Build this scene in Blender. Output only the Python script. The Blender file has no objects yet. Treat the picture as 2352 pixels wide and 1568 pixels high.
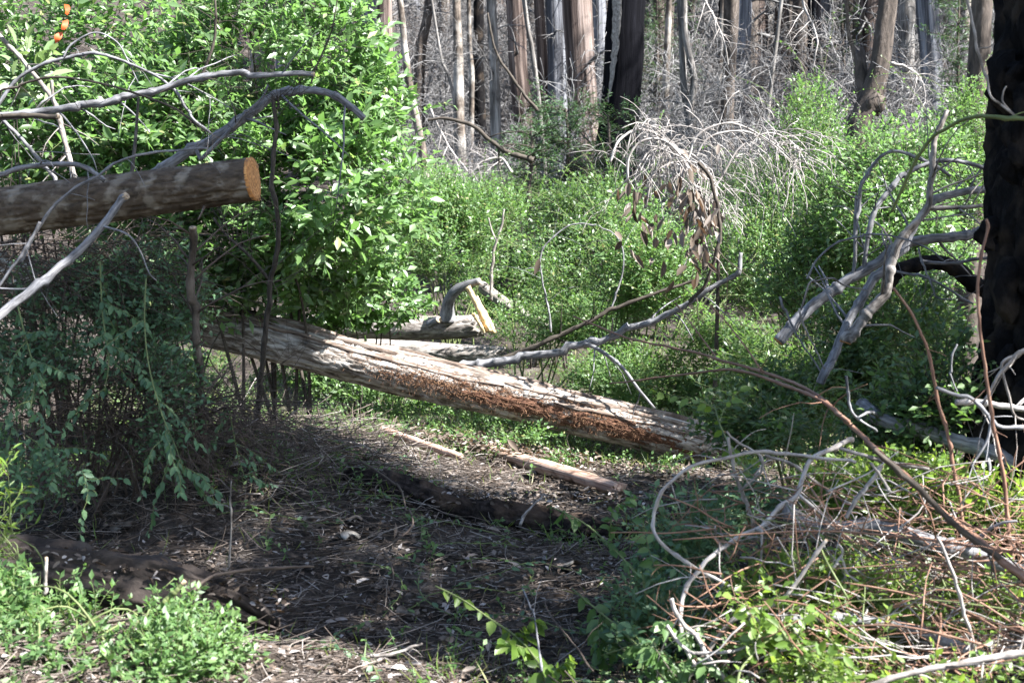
import bpy, math
import numpy as np
from mathutils import Matrix, Vector

# ------------------------------------------------------------------ camera, sky, sun, exposure
scene = bpy.context.scene
COL = scene.collection
FPX = 3231.0                       # focal length in pixels of a 2352 x 1568 frame
HORIZON = 564.0
EYE = 1.5
PITCH = math.atan((784.0 - HORIZON) / FPX)
cam_data = bpy.data.cameras.new("camera")
cam_data.sensor_width = 36.0
cam_data.lens = 36.0 * FPX / 2352.0
cam_data.clip_start = 0.05
cam_data.clip_end = 600.0
cam_data.dof.use_dof = True
cam_data.dof.focus_distance = 9.0
cam_data.dof.aperture_fstop = 5.0
cam = bpy.data.objects.new("camera", cam_data)
cam.location = (0, 0, EYE)
cam.rotation_euler = (math.pi / 2 - PITCH, 0, 0)
COL.objects.link(cam)
scene.camera = cam

SUN_EL = math.radians(47)
SUN_AZ = math.radians(114)         # clockwise from +Y (the view direction): from the right, a little behind the camera
SUN = np.array([math.sin(SUN_AZ) * math.cos(SUN_EL), math.cos(SUN_AZ) * math.cos(SUN_EL), math.sin(SUN_EL)])
world = bpy.data.worlds.new("World")
scene.world = world
world.use_nodes = True
wn = world.node_tree.nodes
bg = wn["Background"]
sky = wn.new("ShaderNodeTexSky")
sky.sky_type = 'NISHITA'
sky.sun_disc = False
sky.sun_elevation = SUN_EL
sky.sun_rotation = SUN_AZ
world.node_tree.links.new(sky.outputs[0], bg.inputs[0])
bg.inputs[1].default_value = 0.06
sun_data = bpy.data.lights.new("sun", 'SUN')
sun_data.energy = 5.0
sun_data.angle = math.radians(0.5)
sun_data.color = (1.0, 0.98, 0.95)
sun = bpy.data.objects.new("sun", sun_data)
sun.rotation_euler = Vector(SUN).to_track_quat('Z', 'Y').to_euler()
sun.location = (8, -4, 12)
COL.objects.link(sun)
vs = scene.view_settings
vs.view_transform = 'Standard'
vs.look = 'None'
vs.gamma = 1.0
vs.use_curve_mapping = False
vs.exposure = 2.5
scene.cycles.use_denoising = True
scene.cycles.max_bounces = 5
scene.cycles.diffuse_bounces = 2
scene.cycles.glossy_bounces = 1
scene.cycles.transmission_bounces = 2
scene.cycles.sample_clamp_indirect = 4.0

rng = np.random.default_rng(11)

# ------------------------------------------------------------------ numbers: projection, noise, terrain
def ray(x, y):
    X = (x - 1176.0) / FPX
    U = -(y - 784.0) / FPX
    return np.array([X, math.cos(PITCH) + math.sin(PITCH) * U, -math.sin(PITCH) + math.cos(PITCH) * U])

def at(x, y, d):
    r = ray(x, y)
    return np.array([0, 0, EYE]) + r * (d / r[1])

def _hash(ix, iy, iz, seed):
    h = (ix.astype(np.int64) * 374761393 + iy.astype(np.int64) * 668265263 + iz.astype(np.int64) * 2147483647 + seed * 1274126177) & 0xFFFFFFFF
    h = ((h ^ (h >> 13)) * 1274126177) & 0xFFFFFFFF
    h = ((h ^ (h >> 16)) * 2246822519) & 0xFFFFFFFF
    return ((h ^ (h >> 15)) & 0xFFFF) / 65535.0

def vnoise(p, seed=0):
    p = np.asarray(p, float)
    i = np.floor(p).astype(np.int64)
    f = p - i
    f = f * f * (3 - 2 * f)
    out = 0
    for dx in (0, 1):
        wx = f[..., 0] if dx else 1 - f[..., 0]
        for dy in (0, 1):
            wy = f[..., 1] if dy else 1 - f[..., 1]
            for dz in (0, 1):
                wz = f[..., 2] if dz else 1 - f[..., 2]
                out = out + wx * wy * wz * _hash(i[..., 0] + dx, i[..., 1] + dy, i[..., 2] + dz, seed)
    return out * 2 - 1

def fbm(p, octaves=4, seed=0):
    p = np.asarray(p, float)
    a, s, out = 0.5, 1.0, 0
    for o in range(octaves):
        out = out + a * vnoise(p * s + 17.3 * o, seed + o)
        a *= 0.5
        s *= 2.03
    return out

def sstep(a, b, x):
    t = np.clip((x - a) / (b - a), 0, 1)
    return t * t * (3 - 2 * t)

def terrain(x, y):
    x = np.asarray(x, float); y = np.asarray(y, float)
    z = 3.0 * sstep(12, 30, y) + np.maximum(0, y - 30) * 0.28
    z = z + 0.40 * np.exp(-((x + 1.5) / 1.25) ** 2 - ((y - 8.0) / 1.5) ** 2)
    z = z + 0.16 * np.exp(-((x + 1.5) / 0.75) ** 2 - ((y - 4.5) / 0.7) ** 2)
    z = z + 0.22 * np.exp(-((x - 2.0) / 0.9) ** 2 - ((y - 5.5) / 1.3) ** 2)
    pz = np.stack([x, y, np.zeros_like(x)], -1)
    return z + 0.13 * fbm(pz * 1.1, 4, 3) + 0.5 * fbm(pz * 0.12, 3, 9) * sstep(12, 30, y)

def ground_at(x, y, lift=0.0):
    r = ray(x, y)
    ts = np.linspace(2, 60, 2400)
    pts = np.array([0, 0, EYE]) + ts[:, None] * r
    z = terrain(pts[:, 0], pts[:, 1])
    i = int(np.argmax(pts[:, 2] < z))
    p = pts[i].copy()
    p[2] = float(z[i]) + lift
    return p

def nrm(v):
    return v / np.maximum(np.linalg.norm(v, axis=-1, keepdims=True), 1e-9)

def rnd(n, k=3):
    return rng.normal(size=(n, k))

def spline(pts, n):
    """Catmull-Rom through the points, n samples at even steps."""
    p = np.asarray(pts, float)
    if len(p) == 2:
        t = np.linspace(0, 1, n)[:, None]
        return p[0] * (1 - t) + p[1] * t
    q = np.vstack([2 * p[0] - p[1], p, 2 * p[-1] - p[-2]])
    seg = 16
    out = []
    for i in range(1, len(q) - 2):
        t = np.linspace(0, 1, seg, endpoint=False)[:, None]
        a, b, c, d = q[i - 1], q[i], q[i + 1], q[i + 2]
        out.append(0.5 * (2 * b + (c - a) * t + (2 * a - 5 * b + 4 * c - d) * t ** 2 + (3 * b - a - 3 * c + d) * t ** 3))
    out.append(p[-1:])
    o = np.vstack(out)
    L = np.concatenate([[0], np.cumsum(np.linalg.norm(np.diff(o, axis=0), axis=1))])
    s = np.linspace(0, L[-1], n)
    return np.stack([np.interp(s, L, o[:, k]) for k in range(o.shape[1])], 1)

# ------------------------------------------------------------------ mesh collecting
LEAF_T = {
    'fine': (np.array([[0, 0, 0], [.3, .5, .03], [.68, .42, 0], [1, 0, -.13], [.68, -.42, 0], [.3, -.5, .03], [.5, 0, -.06]]),
             [[0, 6, 3, 2, 1], [0, 5, 4, 3, 6]]),
    'mid': (np.array([[0, 0, 0], [.45, .5, .04], [1, 0, -.1], [.45, -.5, .04], [.5, 0, -.03]]),
            [[0, 4, 1], [1, 4, 2], [0, 3, 4], [3, 2, 4]]),
    'far': (np.array([[0, 0, 0], [.45, -.5, .05], [1, 0, -.06], [.5, .5, .05]]), [[0, 1, 2, 3]]),
    'curl': (np.array([[0, 0, 0], [.25, .42, .16], [.65, .4, .22], [1, .05, .1], [.7, -.35, .2], [.3, -.45, .12], [.5, 0, 0]]),
             [[0, 6, 3, 2, 1], [0, 5, 4, 3, 6]]),
}

class MB:
    def __init__(self):
        self.V, self.F, self.G, self.n = [], [], [], 0

    def add(self, v, faces, grain=None):
        v = np.asarray(v, float).reshape(-1, 3)
        for f in faces:
            self.F.append(np.asarray(f, np.int64) + self.n)
        self.V.append(v)
        self.G.append(np.zeros_like(v) if grain is None else np.asarray(grain, float).reshape(-1, 3))
        self.n += len(v)

    def tubes(self, P, R, sides=4, cap=True):
        P = np.asarray(P, float); R = np.asarray(R, float)
        N, K, _ = P.shape
        if N == 0:
            return
        T = np.empty_like(P)
        T[:, 1:-1] = P[:, 2:] - P[:, :-2]
        T[:, 0] = P[:, 1] - P[:, 0]
        T[:, -1] = P[:, -1] - P[:, -2]
        T = nrm(T)
        ref = np.where(np.abs(T[:, 0, 2:3]) < 0.8, np.array([[0, 0, 1.0]]), np.array([[1.0, 0, 0]]))
        A = np.empty_like(P)
        a = nrm(np.cross(T[:, 0], ref))
        for k in range(K):
            a = nrm(a - T[:, k] * np.sum(a * T[:, k], -1, keepdims=True))
            A[:, k] = a
        B = np.cross(T, A)
        th = np.arange(sides) * 2 * math.pi / sides
        c, s = np.cos(th), np.sin(th)
        off = A[:, :, None, :] * c[None, None, :, None] + B[:, :, None, :] * s[None, None, :, None]
        V = P[:, :, None, :] + off * R[:, :, None, None]
        L = np.concatenate([np.zeros((N, 1)), np.cumsum(np.linalg.norm(np.diff(P, axis=1), axis=2), 1)], 1)
        rm = R.mean(1)
        ph = rng.uniform(0, 40, N)
        G = np.empty((N, K, sides, 3))
        G[..., 0] = rm[:, None, None] * c
        G[..., 1] = rm[:, None, None] * s + ph[:, None, None]
        G[..., 2] = L[:, :, None] + ph[:, None, None]
        idx = np.arange(N * K * sides).reshape(N, K, sides)
        nx = np.roll(idx, -1, 2)
        quads = np.stack([idx[:, :-1], nx[:, :-1], nx[:, 1:], idx[:, 1:]], -1).reshape(-1, 4)
        faces = [quads]
        if cap:
            faces += [idx[:, 0, ::-1].reshape(N, sides), idx[:, -1].reshape(N, sides)]
        self.add(V, faces, G)

    def tube(self, P, R, sides=6):
        P = np.asarray(P, float)
        R = np.broadcast_to(np.asarray(R, float), (len(P),))
        self.tubes(P[None], R[None], sides)

    def leaves(self, pos, dirs, nor, L, W, lod='mid'):
        T, F = LEAF_T[lod]
        N = len(pos)
        if N == 0:
            return
        d = nrm(dirs)
        s = nrm(np.cross(nor, d))
        n = np.cross(d, s)
        L = np.broadcast_to(L, (N,)); W = np.broadcast_to(W, (N,))
        V = pos[:, None] + d[:, None] * (T[None, :, 0:1] * L[:, None, None]) + s[:, None] * (T[None, :, 1:2] * W[:, None, None]) \
            + n[:, None] * (T[None, :, 2:3] * L[:, None, None])
        base = (np.arange(N) * len(T))[:, None, None]
        by = {}
        for f in F:
            by.setdefault(len(f), []).append(f)
        self.add(V, [(np.array(fs)[None] + base).reshape(-1, k) for k, fs in by.items()])

    def mesh(self, name, origin=(0, 0, 0), smooth=False):
        me = bpy.data.meshes.new(name)
        V = np.vstack(self.V) - np.asarray(origin, float)
        me.vertices.add(len(V))
        me.vertices.foreach_set("co", V.astype(np.float32).ravel())
        tot = np.concatenate([np.full(len(f), f.shape[1], np.int32) for f in self.F])
        lv = np.concatenate([f.ravel() for f in self.F]).astype(np.int32)
        me.loops.add(len(lv))
        me.loops.foreach_set("vertex_index", lv)
        me.polygons.add(len(tot))
        st = np.concatenate([[0], np.cumsum(tot)[:-1]]).astype(np.int32)
        me.polygons.foreach_set("loop_start", st)
        try:
            me.polygons.foreach_set("loop_total", tot)
        except Exception:
            pass
        if smooth:
            me.polygons.foreach_set("use_smooth", np.ones(len(tot), bool))
        ga = me.attributes.new("grain", 'FLOAT_VECTOR', 'POINT')
        ga.data.foreach_set("vector", np.vstack(self.G).astype(np.float32).ravel())
        me.update(calc_edges=True)
        return me

    def build(self, name, mat, parent=None, origin=None, smooth=False, kind=None):
        if origin is None:
            origin = np.array(parent.location) if parent is not None else np.zeros(3)
            if parent is not None and parent.parent is not None:
                origin = origin + np.array(parent.parent.location)
        me = self.mesh(name, origin, smooth)
        o = bpy.data.objects.new(name, me)
        me.materials.append(mat)
        COL.objects.link(o)
        if parent is not None:
            o.parent = parent
        else:
            o.location = origin
        if kind:
            o["kind"] = kind
        return o

def thing(name, label, cat, loc, group=None):
    o = bpy.data.objects.new(name, None)
    o.empty_display_size = 0.1
    COL.objects.link(o)
    o.location = [float(v) for v in loc]
    o["label"] = label
    o["category"] = cat
    if group:
        o["group"] = group
    return o

def tag(o, label, cat, group=None):
    o["label"] = label
    o["category"] = cat
    if group:
        o["group"] = group
    return o

# ------------------------------------------------------------------ materials
def new_mat(name):
    m = bpy.data.materials.new(name)
    m.use_nodes = True
    nt = m.node_tree
    return m, nt, nt.nodes, nt.links, nt.nodes["Principled BSDF"]

def ramp(nodes, stops, interp='LINEAR'):
    r = nodes.new("ShaderNodeValToRGB")
    cr = r.color_ramp
    cr.interpolation = interp
    while len(cr.elements) < len(stops):
        cr.elements.new(0.5)
    for e, (p, c) in zip(cr.elements, stops):
        e.position = p
        e.color = (c[0], c[1], c[2], 1)
    return r

def island_random(nodes, links):
    g = nodes.new("ShaderNodeNewGeometry")
    oi = nodes.new("ShaderNodeObjectInfo")
    a = nodes.new("ShaderNodeMath"); a.operation = 'ADD'
    links.new(g.outputs["Random Per Island"], a.inputs[0])
    links.new(oi.outputs["Random"], a.inputs[1])
    f = nodes.new("ShaderNodeMath"); f.operation = 'FRACT'
    links.new(a.outputs[0], f.inputs[0])
    return f.outputs[0], g

def leaf_mat(name, stops, rough=0.38, trans=0.4, tcol=(0.25, 0.42, 0.04), under=0.5, spec=0.5):
    m, nt, nodes, links, p = new_mat(name)
    r, geo = island_random(nodes, links)
    cr = ramp(nodes, stops)
    links.new(r, cr.inputs[0])
    mx = nodes.new("ShaderNodeMix"); mx.data_type = 'RGBA'
    mx.inputs[7].default_value = (0.16, 0.24, 0.11, 1)
    mu = nodes.new("ShaderNodeMath"); mu.operation = 'MULTIPLY'
    mu.inputs[1].default_value = under
    links.new(geo.outputs["Backfacing"], mu.inputs[0])
    links.new(mu.outputs[0], mx.inputs[0])
    links.new(cr.outputs[0], mx.inputs[6])
    links.new(mx.outputs[2], p.inputs["Base Color"])
    p.inputs["Roughness"].default_value = rough
    p.inputs["Specular IOR Level"].default_value = spec
    tr = nodes.new("ShaderNodeBsdfTranslucent")
    tm = nodes.new("ShaderNodeMix"); tm.data_type = 'RGBA'
    tm.inputs[0].default_value = 0.6
    tm.inputs[7].default_value = (*tcol, 1)
    links.new(cr.outputs[0], tm.inputs[6])
    links.new(tm.outputs[2], tr.inputs[0])
    ms = nodes.new("ShaderNodeMixShader")
    ms.inputs[0].default_value = trans
    links.new(p.outputs[0], ms.inputs[1])
    links.new(tr.outputs[0], ms.inputs[2])
    links.new(ms.outputs[0], nodes["Material Output"].inputs[0])
    return m

def bark_mat(name, stops, across=30.0, along=4.0, patch=None, patch_scale=3.0, bump=0.6, bdist=0.01, rough=0.85, fine=6.0, thr=0.5, spec=0.25):
    """Grain follows the stem: 'grain' holds (r cos, r sin, length)."""
    m, nt, nodes, links, p = new_mat(name)
    at_ = nodes.new("ShaderNodeAttribute"); at_.attribute_name = "grain"
    mp = nodes.new("ShaderNodeMapping")
    mp.inputs["Scale"].default_value = (across, across, along)
    links.new(at_.outputs["Vector"], mp.inputs[0])
    n1 = nodes.new("ShaderNodeTexNoise")
    n1.inputs["Scale"].default_value = 1.0
    n1.inputs["Detail"].default_value = fine
    n1.inputs["Roughness"].default_value = 0.65
    n1.inputs["Distortion"].default_value = 0.4
    links.new(mp.outputs[0], n1.inputs["Vector"])
    cr = ramp(nodes, stops)
    links.new(n1.outputs[0], cr.inputs[0])
    col = cr.outputs[0]
    if patch is not None:
        n2 = nodes.new("ShaderNodeTexNoise")
        n2.inputs["Scale"].default_value = patch_scale
        n2.inputs["Detail"].default_value = 4.0
        tc = nodes.new("ShaderNodeTexCoord")
        links.new(tc.outputs["Object"], n2.inputs["Vector"])
        st = ramp(nodes, [(thr - 0.06, (0, 0, 0)), (thr + 0.06, (1, 1, 1))])
        links.new(n2.outputs[0], st.inputs[0])
        mx = nodes.new("ShaderNodeMix"); mx.data_type = 'RGBA'
        links.new(st.outputs[0], mx.inputs[0])
        links.new(col, mx.inputs[6])
        mm = nodes.new("ShaderNodeMix"); mm.data_type = 'RGBA'
        mm.blend_type = 'MULTIPLY'
        mm.inputs[0].default_value = 0.6
        mm.inputs[6].default_value = (*patch, 1)
        sc = ramp(nodes, [(0.3, (0.35, 0.35, 0.35)), (0.65, (1.1, 1.1, 1.1))])
        links.new(n1.outputs[0], sc.inputs[0])
        links.new(sc.outputs[0], mm.inputs[7])
        links.new(mm.outputs[2], mx.inputs[7])
        col = mx.outputs[2]
    links.new(col, p.inputs["Base Color"])
    p.inputs["Roughness"].default_value = rough
    p.inputs["Specular IOR Level"].default_value = spec
    b = nodes.new("ShaderNodeBump")
    b.inputs["Strength"].default_value = bump
    b.inputs["Distance"].default_value = bdist
    links.new(n1.outputs[0], b.inputs["Height"])
    links.new(b.outputs[0], p.inputs["Normal"])
    return m

def scatter_mat(name, stops, rough=0.8):
    m, nt, nodes, links, p = new_mat(name)
    r, geo = island_random(nodes, links)
    cr = ramp(nodes, stops)
    links.new(r, cr.inputs[0])
    links.new(cr.outputs[0], p.inputs["Base Color"])
    p.inputs["Roughness"].default_value = rough
    p.inputs["Specular IOR Level"].default_value = 0.3
    return m

def plain_mat(name, col, rough=0.7, trans=None):
    m, nt, nodes, links, p = new_mat(name)
    tc = nodes.new("ShaderNodeTexCoord")
    n = nodes.new("ShaderNodeTexNoise")
    n.inputs["Scale"].default_value = 40
    n.inputs["Detail"].default_value = 5
    links.new(tc.outputs["Object"], n.inputs["Vector"])
    cr = ramp(nodes, [(0.3, [c * 0.7 for c in col]), (0.7, [min(1, c * 1.15) for c in col])])
    links.new(n.outputs[0], cr.inputs[0])
    links.new(cr.outputs[0], p.inputs["Base Color"])
    p.inputs["Roughness"].default_value = rough
    return m

def ring_mat(name, c0, c1):
    m, nt, nodes, links, p = new_mat(name)
    a = nodes.new("ShaderNodeAttribute"); a.attribute_name = "grain"
    n = nodes.new("ShaderNodeTexNoise"); n.inputs["Scale"].default_value = 60; n.inputs["Detail"].default_value = 6
    links.new(a.outputs["Vector"], n.inputs["Vector"])
    ln = nodes.new("ShaderNodeVectorMath"); ln.operation = 'LENGTH'
    links.new(a.outputs["Vector"], ln.inputs[0])
    ad = nodes.new("ShaderNodeMath"); ad.operation = 'MULTIPLY_ADD'; ad.inputs[1].default_value = .012
    links.new(n.outputs[0], ad.inputs[0]); links.new(ln.outputs["Value"], ad.inputs[2])
    sn = nodes.new("ShaderNodeMath"); sn.operation = 'MULTIPLY'; sn.inputs[1].default_value = 430.0
    links.new(ad.outputs[0], sn.inputs[0])
    si = nodes.new("ShaderNodeMath"); si.operation = 'SINE'; links.new(sn.outputs[0], si.inputs[0])
    mr = nodes.new("ShaderNodeMapRange"); mr.inputs[1].default_value = -1; mr.inputs[2].default_value = 1
    links.new(si.outputs[0], mr.inputs[0])
    cr = ramp(nodes, [(0, c0), (1, c1)]); links.new(mr.outputs[0], cr.inputs[0])
    d = ramp(nodes, [(.35, (.35, .32, .3)), (.6, (1.1, 1.1, 1.1))]); links.new(n.outputs[0], d.inputs[0])
    mx = nodes.new("ShaderNodeMix"); mx.data_type = 'RGBA'; mx.blend_type = 'MULTIPLY'; mx.inputs[0].default_value = .8
    links.new(cr.outputs[0], mx.inputs[6]); links.new(d.outputs[0], mx.inputs[7])
    links.new(mx.outputs[2], p.inputs["Base Color"]); p.inputs["Roughness"].default_value = .85
    b = nodes.new("ShaderNodeBump"); b.inputs["Strength"].default_value = .6; b.inputs["Distance"].default_value = .003
    links.new(n.outputs[0], b.inputs["Height"]); links.new(b.outputs[0], p.inputs["Normal"])
    return m

M = {}
M['leaf_bush'] = leaf_mat("glossy_leaf", [(0, (.05, .095, .022)), (.4, (.085, .16, .045)), (.7, (.115, .205, .08)), (.96, (.20, .295, .145)), (1, (.28, .26, .10))], rough=.40, trans=.5, tcol=(.21, .41, .08), spec=.75)
M['leaf_small'] = leaf_mat("small_leaf", [(0, (.04, .09, .025)), (.5, (.08, .155, .045)), (1, (.15, .235, .085))], rough=.5, trans=.42, tcol=(.22, .40, .07), spec=.6)
M['leaf_fresh'] = leaf_mat("fresh_green_leaf", [(0, (.03, .075, .02)), (.4, (.07, .145, .04)), (.95, (.15, .245, .09)), (1, (.26, .23, .09))], rough=.45, trans=.43, tcol=(.20, .38, .06), spec=.55)
M['leaf_deep'] = leaf_mat("deep_green_leaf", [(0, (.025, .06, .02)), (.5, (.05, .10, .03)), (1, (.09, .15, .045))], rough=.45, trans=.38, tcol=(.18, .34, .05), spec=.6)
M['leaf_shade'] = leaf_mat("shade_tone_leaf", [(0, (.045, .10, .05)), (.6, (.07, .14, .07)), (1, (.10, .19, .08))], rough=.55, trans=.3, tcol=(.16, .32, .10))  # shade put into the colour: bluer, duller leaf tone for the shaded plants
M['leaf_yellow'] = leaf_mat("yellow_green_leaf", [(0, (.06, .11, .02)), (.5, (.10, .18, .03)), (1, (.16, .24, .05))], rough=.4, trans=.48, tcol=(.32, .46, .04))
M['leaf_pale'] = leaf_mat("pale_large_leaf", [(0, (.14, .22, .09)), (1, (.24, .30, .17))], rough=.28, trans=.3, tcol=(.3, .45, .1), spec=.7)
M['needle'] = leaf_mat("dark_needle", [(0, (.02, .055, .02)), (1, (.05, .11, .04))], rough=.55, trans=.25, tcol=(.1, .22, .04), under=.2)
M['dead_leaf'] = leaf_mat("dead_leaf", [(0, (.045, .034, .025)), (.4, (.11, .085, .066)), (.75, (.19, .155, .13)), (1, (.31, .28, .26))], rough=.7, trans=.15, tcol=(.3, .15, .06), under=.0, spec=.2)
M['litter'] = leaf_mat("leaf_litter", [(0, (.02, .015, .012)), (.3, (.06, .044, .034)), (.6, (.125, .097, .078)), (.85, (.20, .17, .15)), (1, (.36, .335, .325))], rough=.75, trans=.1, tcol=(.25, .15, .06), under=.0, spec=.2)
M['twig_litter'] = scatter_mat("twig_litter", [(0, (.035, .027, .022)), (.5, (.10, .078, .064)), (.85, (.19, .16, .14)), (1, (.32, .29, .27))])
M['grass'] = leaf_mat("grass_blade", [(0, (.06, .11, .02)), (.5, (.12, .19, .04)), (.85, (.2, .22, .07)), (1, (.32, .27, .14))], rough=.5, trans=.4, tcol=(.3, .4, .06), under=.0)
M['bark_log'] = bark_mat("furrowed_bark", [(.30, (.02, .015, .012)), (.43, (.11, .088, .072)), (.55, (.30, .272, .248)), (.72, (.52, .49, .46))], across=30, along=7, bump=.9, bdist=.014)
M['inner_bark'] = bark_mat('red_inner_bark', [(.33, (.03, .014, .009)), (.48, (.085, .040, .024)), (.62, (.16, .08, .047)), (.78, (.28, .17, .11))], across=40, along=14, bump=1.0, bdist=.012, fine=8)
M['bark_strip'] = bark_mat("loose_bark_strip", [(.34, (.02, .014, .011)), (.48, (.13, .095, .075)), (.66, (.36, .315, .28))], across=60, along=6)
M['fibre'] = scatter_mat("bark_fibre", [(0, (.04, .02, .012)), (.5, (.12, .06, .032)), (1, (.26, .15, .085))])
M['bark_cut'] = bark_mat("mottled_brown_bark", [(.3, (.03, .024, .018)), (.5, (.07, .052, .037)), (.7, (.12, .095, .07))], across=26, along=14, patch=(.20, .172, .138), patch_scale=13, thr=.57, bump=.7, bdist=.008)
M['bark_grey'] = bark_mat("smooth_grey_bark", [(.32, (.045, .043, .045)), (.5, (.145, .143, .15)), (.7, (.28, .28, .295))], across=70, along=14, bump=.3, bdist=.003, rough=.7)
M['bark_pale'] = bark_mat("pale_weathered_bark", [(.34, (.045, .038, .033)), (.47, (.17, .15, .135)), (.6, (.30, .275, .255)), (.75, (.42, .395, .375))], across=40, along=12, bump=.5, bdist=.004, rough=.75)
M['bark_dark'] = bark_mat("dark_stem_bark", [(.3, (.02, .016, .013)), (.55, (.06, .05, .04)), (.75, (.12, .10, .085))], across=70, along=14, bump=.4, bdist=.003)
M['bark_green'] = bark_mat("green_stem_bark", [(.3, (.06, .075, .03)), (.6, (.13, .16, .06)), (.8, (.2, .22, .11))], across=60, along=10, bump=.2, bdist=.002, rough=.6)
M['bark_red'] = bark_mat("reddish_stem_bark", [(.3, (.10, .05, .035)), (.55, (.22, .125, .085)), (.75, (.34, .23, .17))], across=80, along=12, bump=.3, bdist=.002, rough=.6)
M['redwood'] = bark_mat("fibrous_redwood_bark", [(.36, (.018, .011, .009)), (.47, (.06, .043, .037)), (.57, (.15, .115, .10)), (.72, (.29, .245, .225))], across=13, along=.5, bump=.9, bdist=.04, fine=8)
M['redwood_grey'] = bark_mat("silver_redwood_bark", [(.36, (.03, .03, .035)), (.47, (.075, .078, .09)), (.57, (.18, .185, .205)), (.72, (.34, .345, .375))], across=13, along=.5, bump=.9, bdist=.04, fine=8)
M['char'] = bark_mat("charred_bark", [(.38, (.004, .004, .0045)), (.55, (.008, .0075, .008)), (.8, (.022, .020, .0195))], across=18, along=9, bump=1.0, bdist=.03, fine=9, rough=.95, spec=.06, patch=(.034, .027, .022), patch_scale=5, thr=.57)
M['char_brown'] = bark_mat('crumbling_charcoal', [(.33, (.008, .007, .007)), (.5, (.024, .02, .019)), (.7, (.06, .05, .045))], across=30, along=22, bump=1.0, bdist=.02, fine=9, rough=.95, spec=.05, patch=(.09, .065, .05), patch_scale=6, thr=.58)
M['dead_twig_brown'] = bark_mat('brown_dead_twig', [(.3, (.05, .04, .036)), (.55, (.12, .10, .09)), (.8, (.22, .19, .175))], across=30, along=5, bump=.1, bdist=.002)
M['dead_twig_pale'] = bark_mat('silver_dead_twig', [(.3, (.09, .088, .088)), (.55, (.22, .216, .216)), (.8, (.42, .415, .41))], across=30, along=5, bump=.1, bdist=.002)
M['char_pale'] = bark_mat("charred_and_stripped_bark", [(.4, (.002, .002, .003)), (.6, (.005, .005, .007)), (.8, (.016, .017, .023))], across=12, along=.8, bump=.9, bdist=.03, fine=8, rough=.9, spec=.05)
M['bark_tree'] = bark_mat("brown_trunk_bark", [(.34, (.02, .016, .013)), (.5, (.085, .068, .055)), (.68, (.19, .16, .135))], across=14, along=6, bump=.9, bdist=.02, patch=(.36, .34, .31), patch_scale=1.4, thr=.56)
M['bark_tree_dark'] = bark_mat("dark_trunk_bark", [(.3, (.02, .017, .015)), (.55, (.075, .06, .05)), (.75, (.15, .125, .11))], across=14, along=5, bump=.9, bdist=.02)
M['bark_tree_pale'] = bark_mat("pale_trunk_bark", [(.34, (.035, .031, .029)), (.5, (.13, .12, .112)), (.7, (.31, .295, .28))], across=14, along=2.2, bump=.7, bdist=.015)
M['dead_twig'] = bark_mat("grey_dead_twig", [(.3, (.05, .048, .048)), (.55, (.13, .126, .126)), (.8, (.28, .275, .272))], across=30, along=5, bump=.1, bdist=.002, rough=.8)
M['pale_twig'] = bark_mat("bleached_twig", [(.32, (.12, .105, .095)), (.5, (.28, .255, .24)), (.72, (.46, .44, .42))], across=60, along=10, bump=.15, bdist=.002, rough=.75)
M['brown_twig'] = bark_mat("brown_twig", [(.3, (.04, .03, .025)), (.6, (.095, .072, .058)), (.8, (.17, .135, .11))], across=60, along=10, bump=.15, bdist=.002, rough=.75)
M['rot'] = bark_mat("rotten_dark_wood", [(.32, (.010, .008, .007)), (.5, (.035, .027, .023)), (.72, (.08, .065, .056))], across=24, along=9, bump=1.0, bdist=.012, fine=8)
M['redwood_split'] = bark_mat("split_red_wood", [(.3, (.16, .07, .045)), (.5, (.36, .245, .19)), (.7, (.56, .45, .38))], across=50, along=2.5, patch=(.10, .06, .04), patch_scale=7, thr=.58, bump=.9, bdist=.008)
M['fresh_wood'] = bark_mat("fresh_splintered_wood", [(.3, (.32, .19, .08)), (.5, (.58, .42, .22)), (.7, (.72, .60, .40))], across=70, along=2, bump=.4, bdist=.003)
M['cut_wood'] = ring_mat('cut_wood', (.40, .17, .05), (.56, .28, .095))
M['cut_wood_pale'] = ring_mat('pale_cut_wood', (.28, .21, .14), (.42, .33, .23))
M['pale_litter'] = leaf_mat('pale_dry_leaf', [(0, (.22, .17, .14)), (.6, (.34, .29, .25)), (1, (.46, .42, .39))], rough=.6, trans=.1, tcol=(.3, .2, .1), under=.0, spec=.3)
M['tape'] = plain_mat("orange_tape", (.50, .075, .008), .5)

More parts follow.
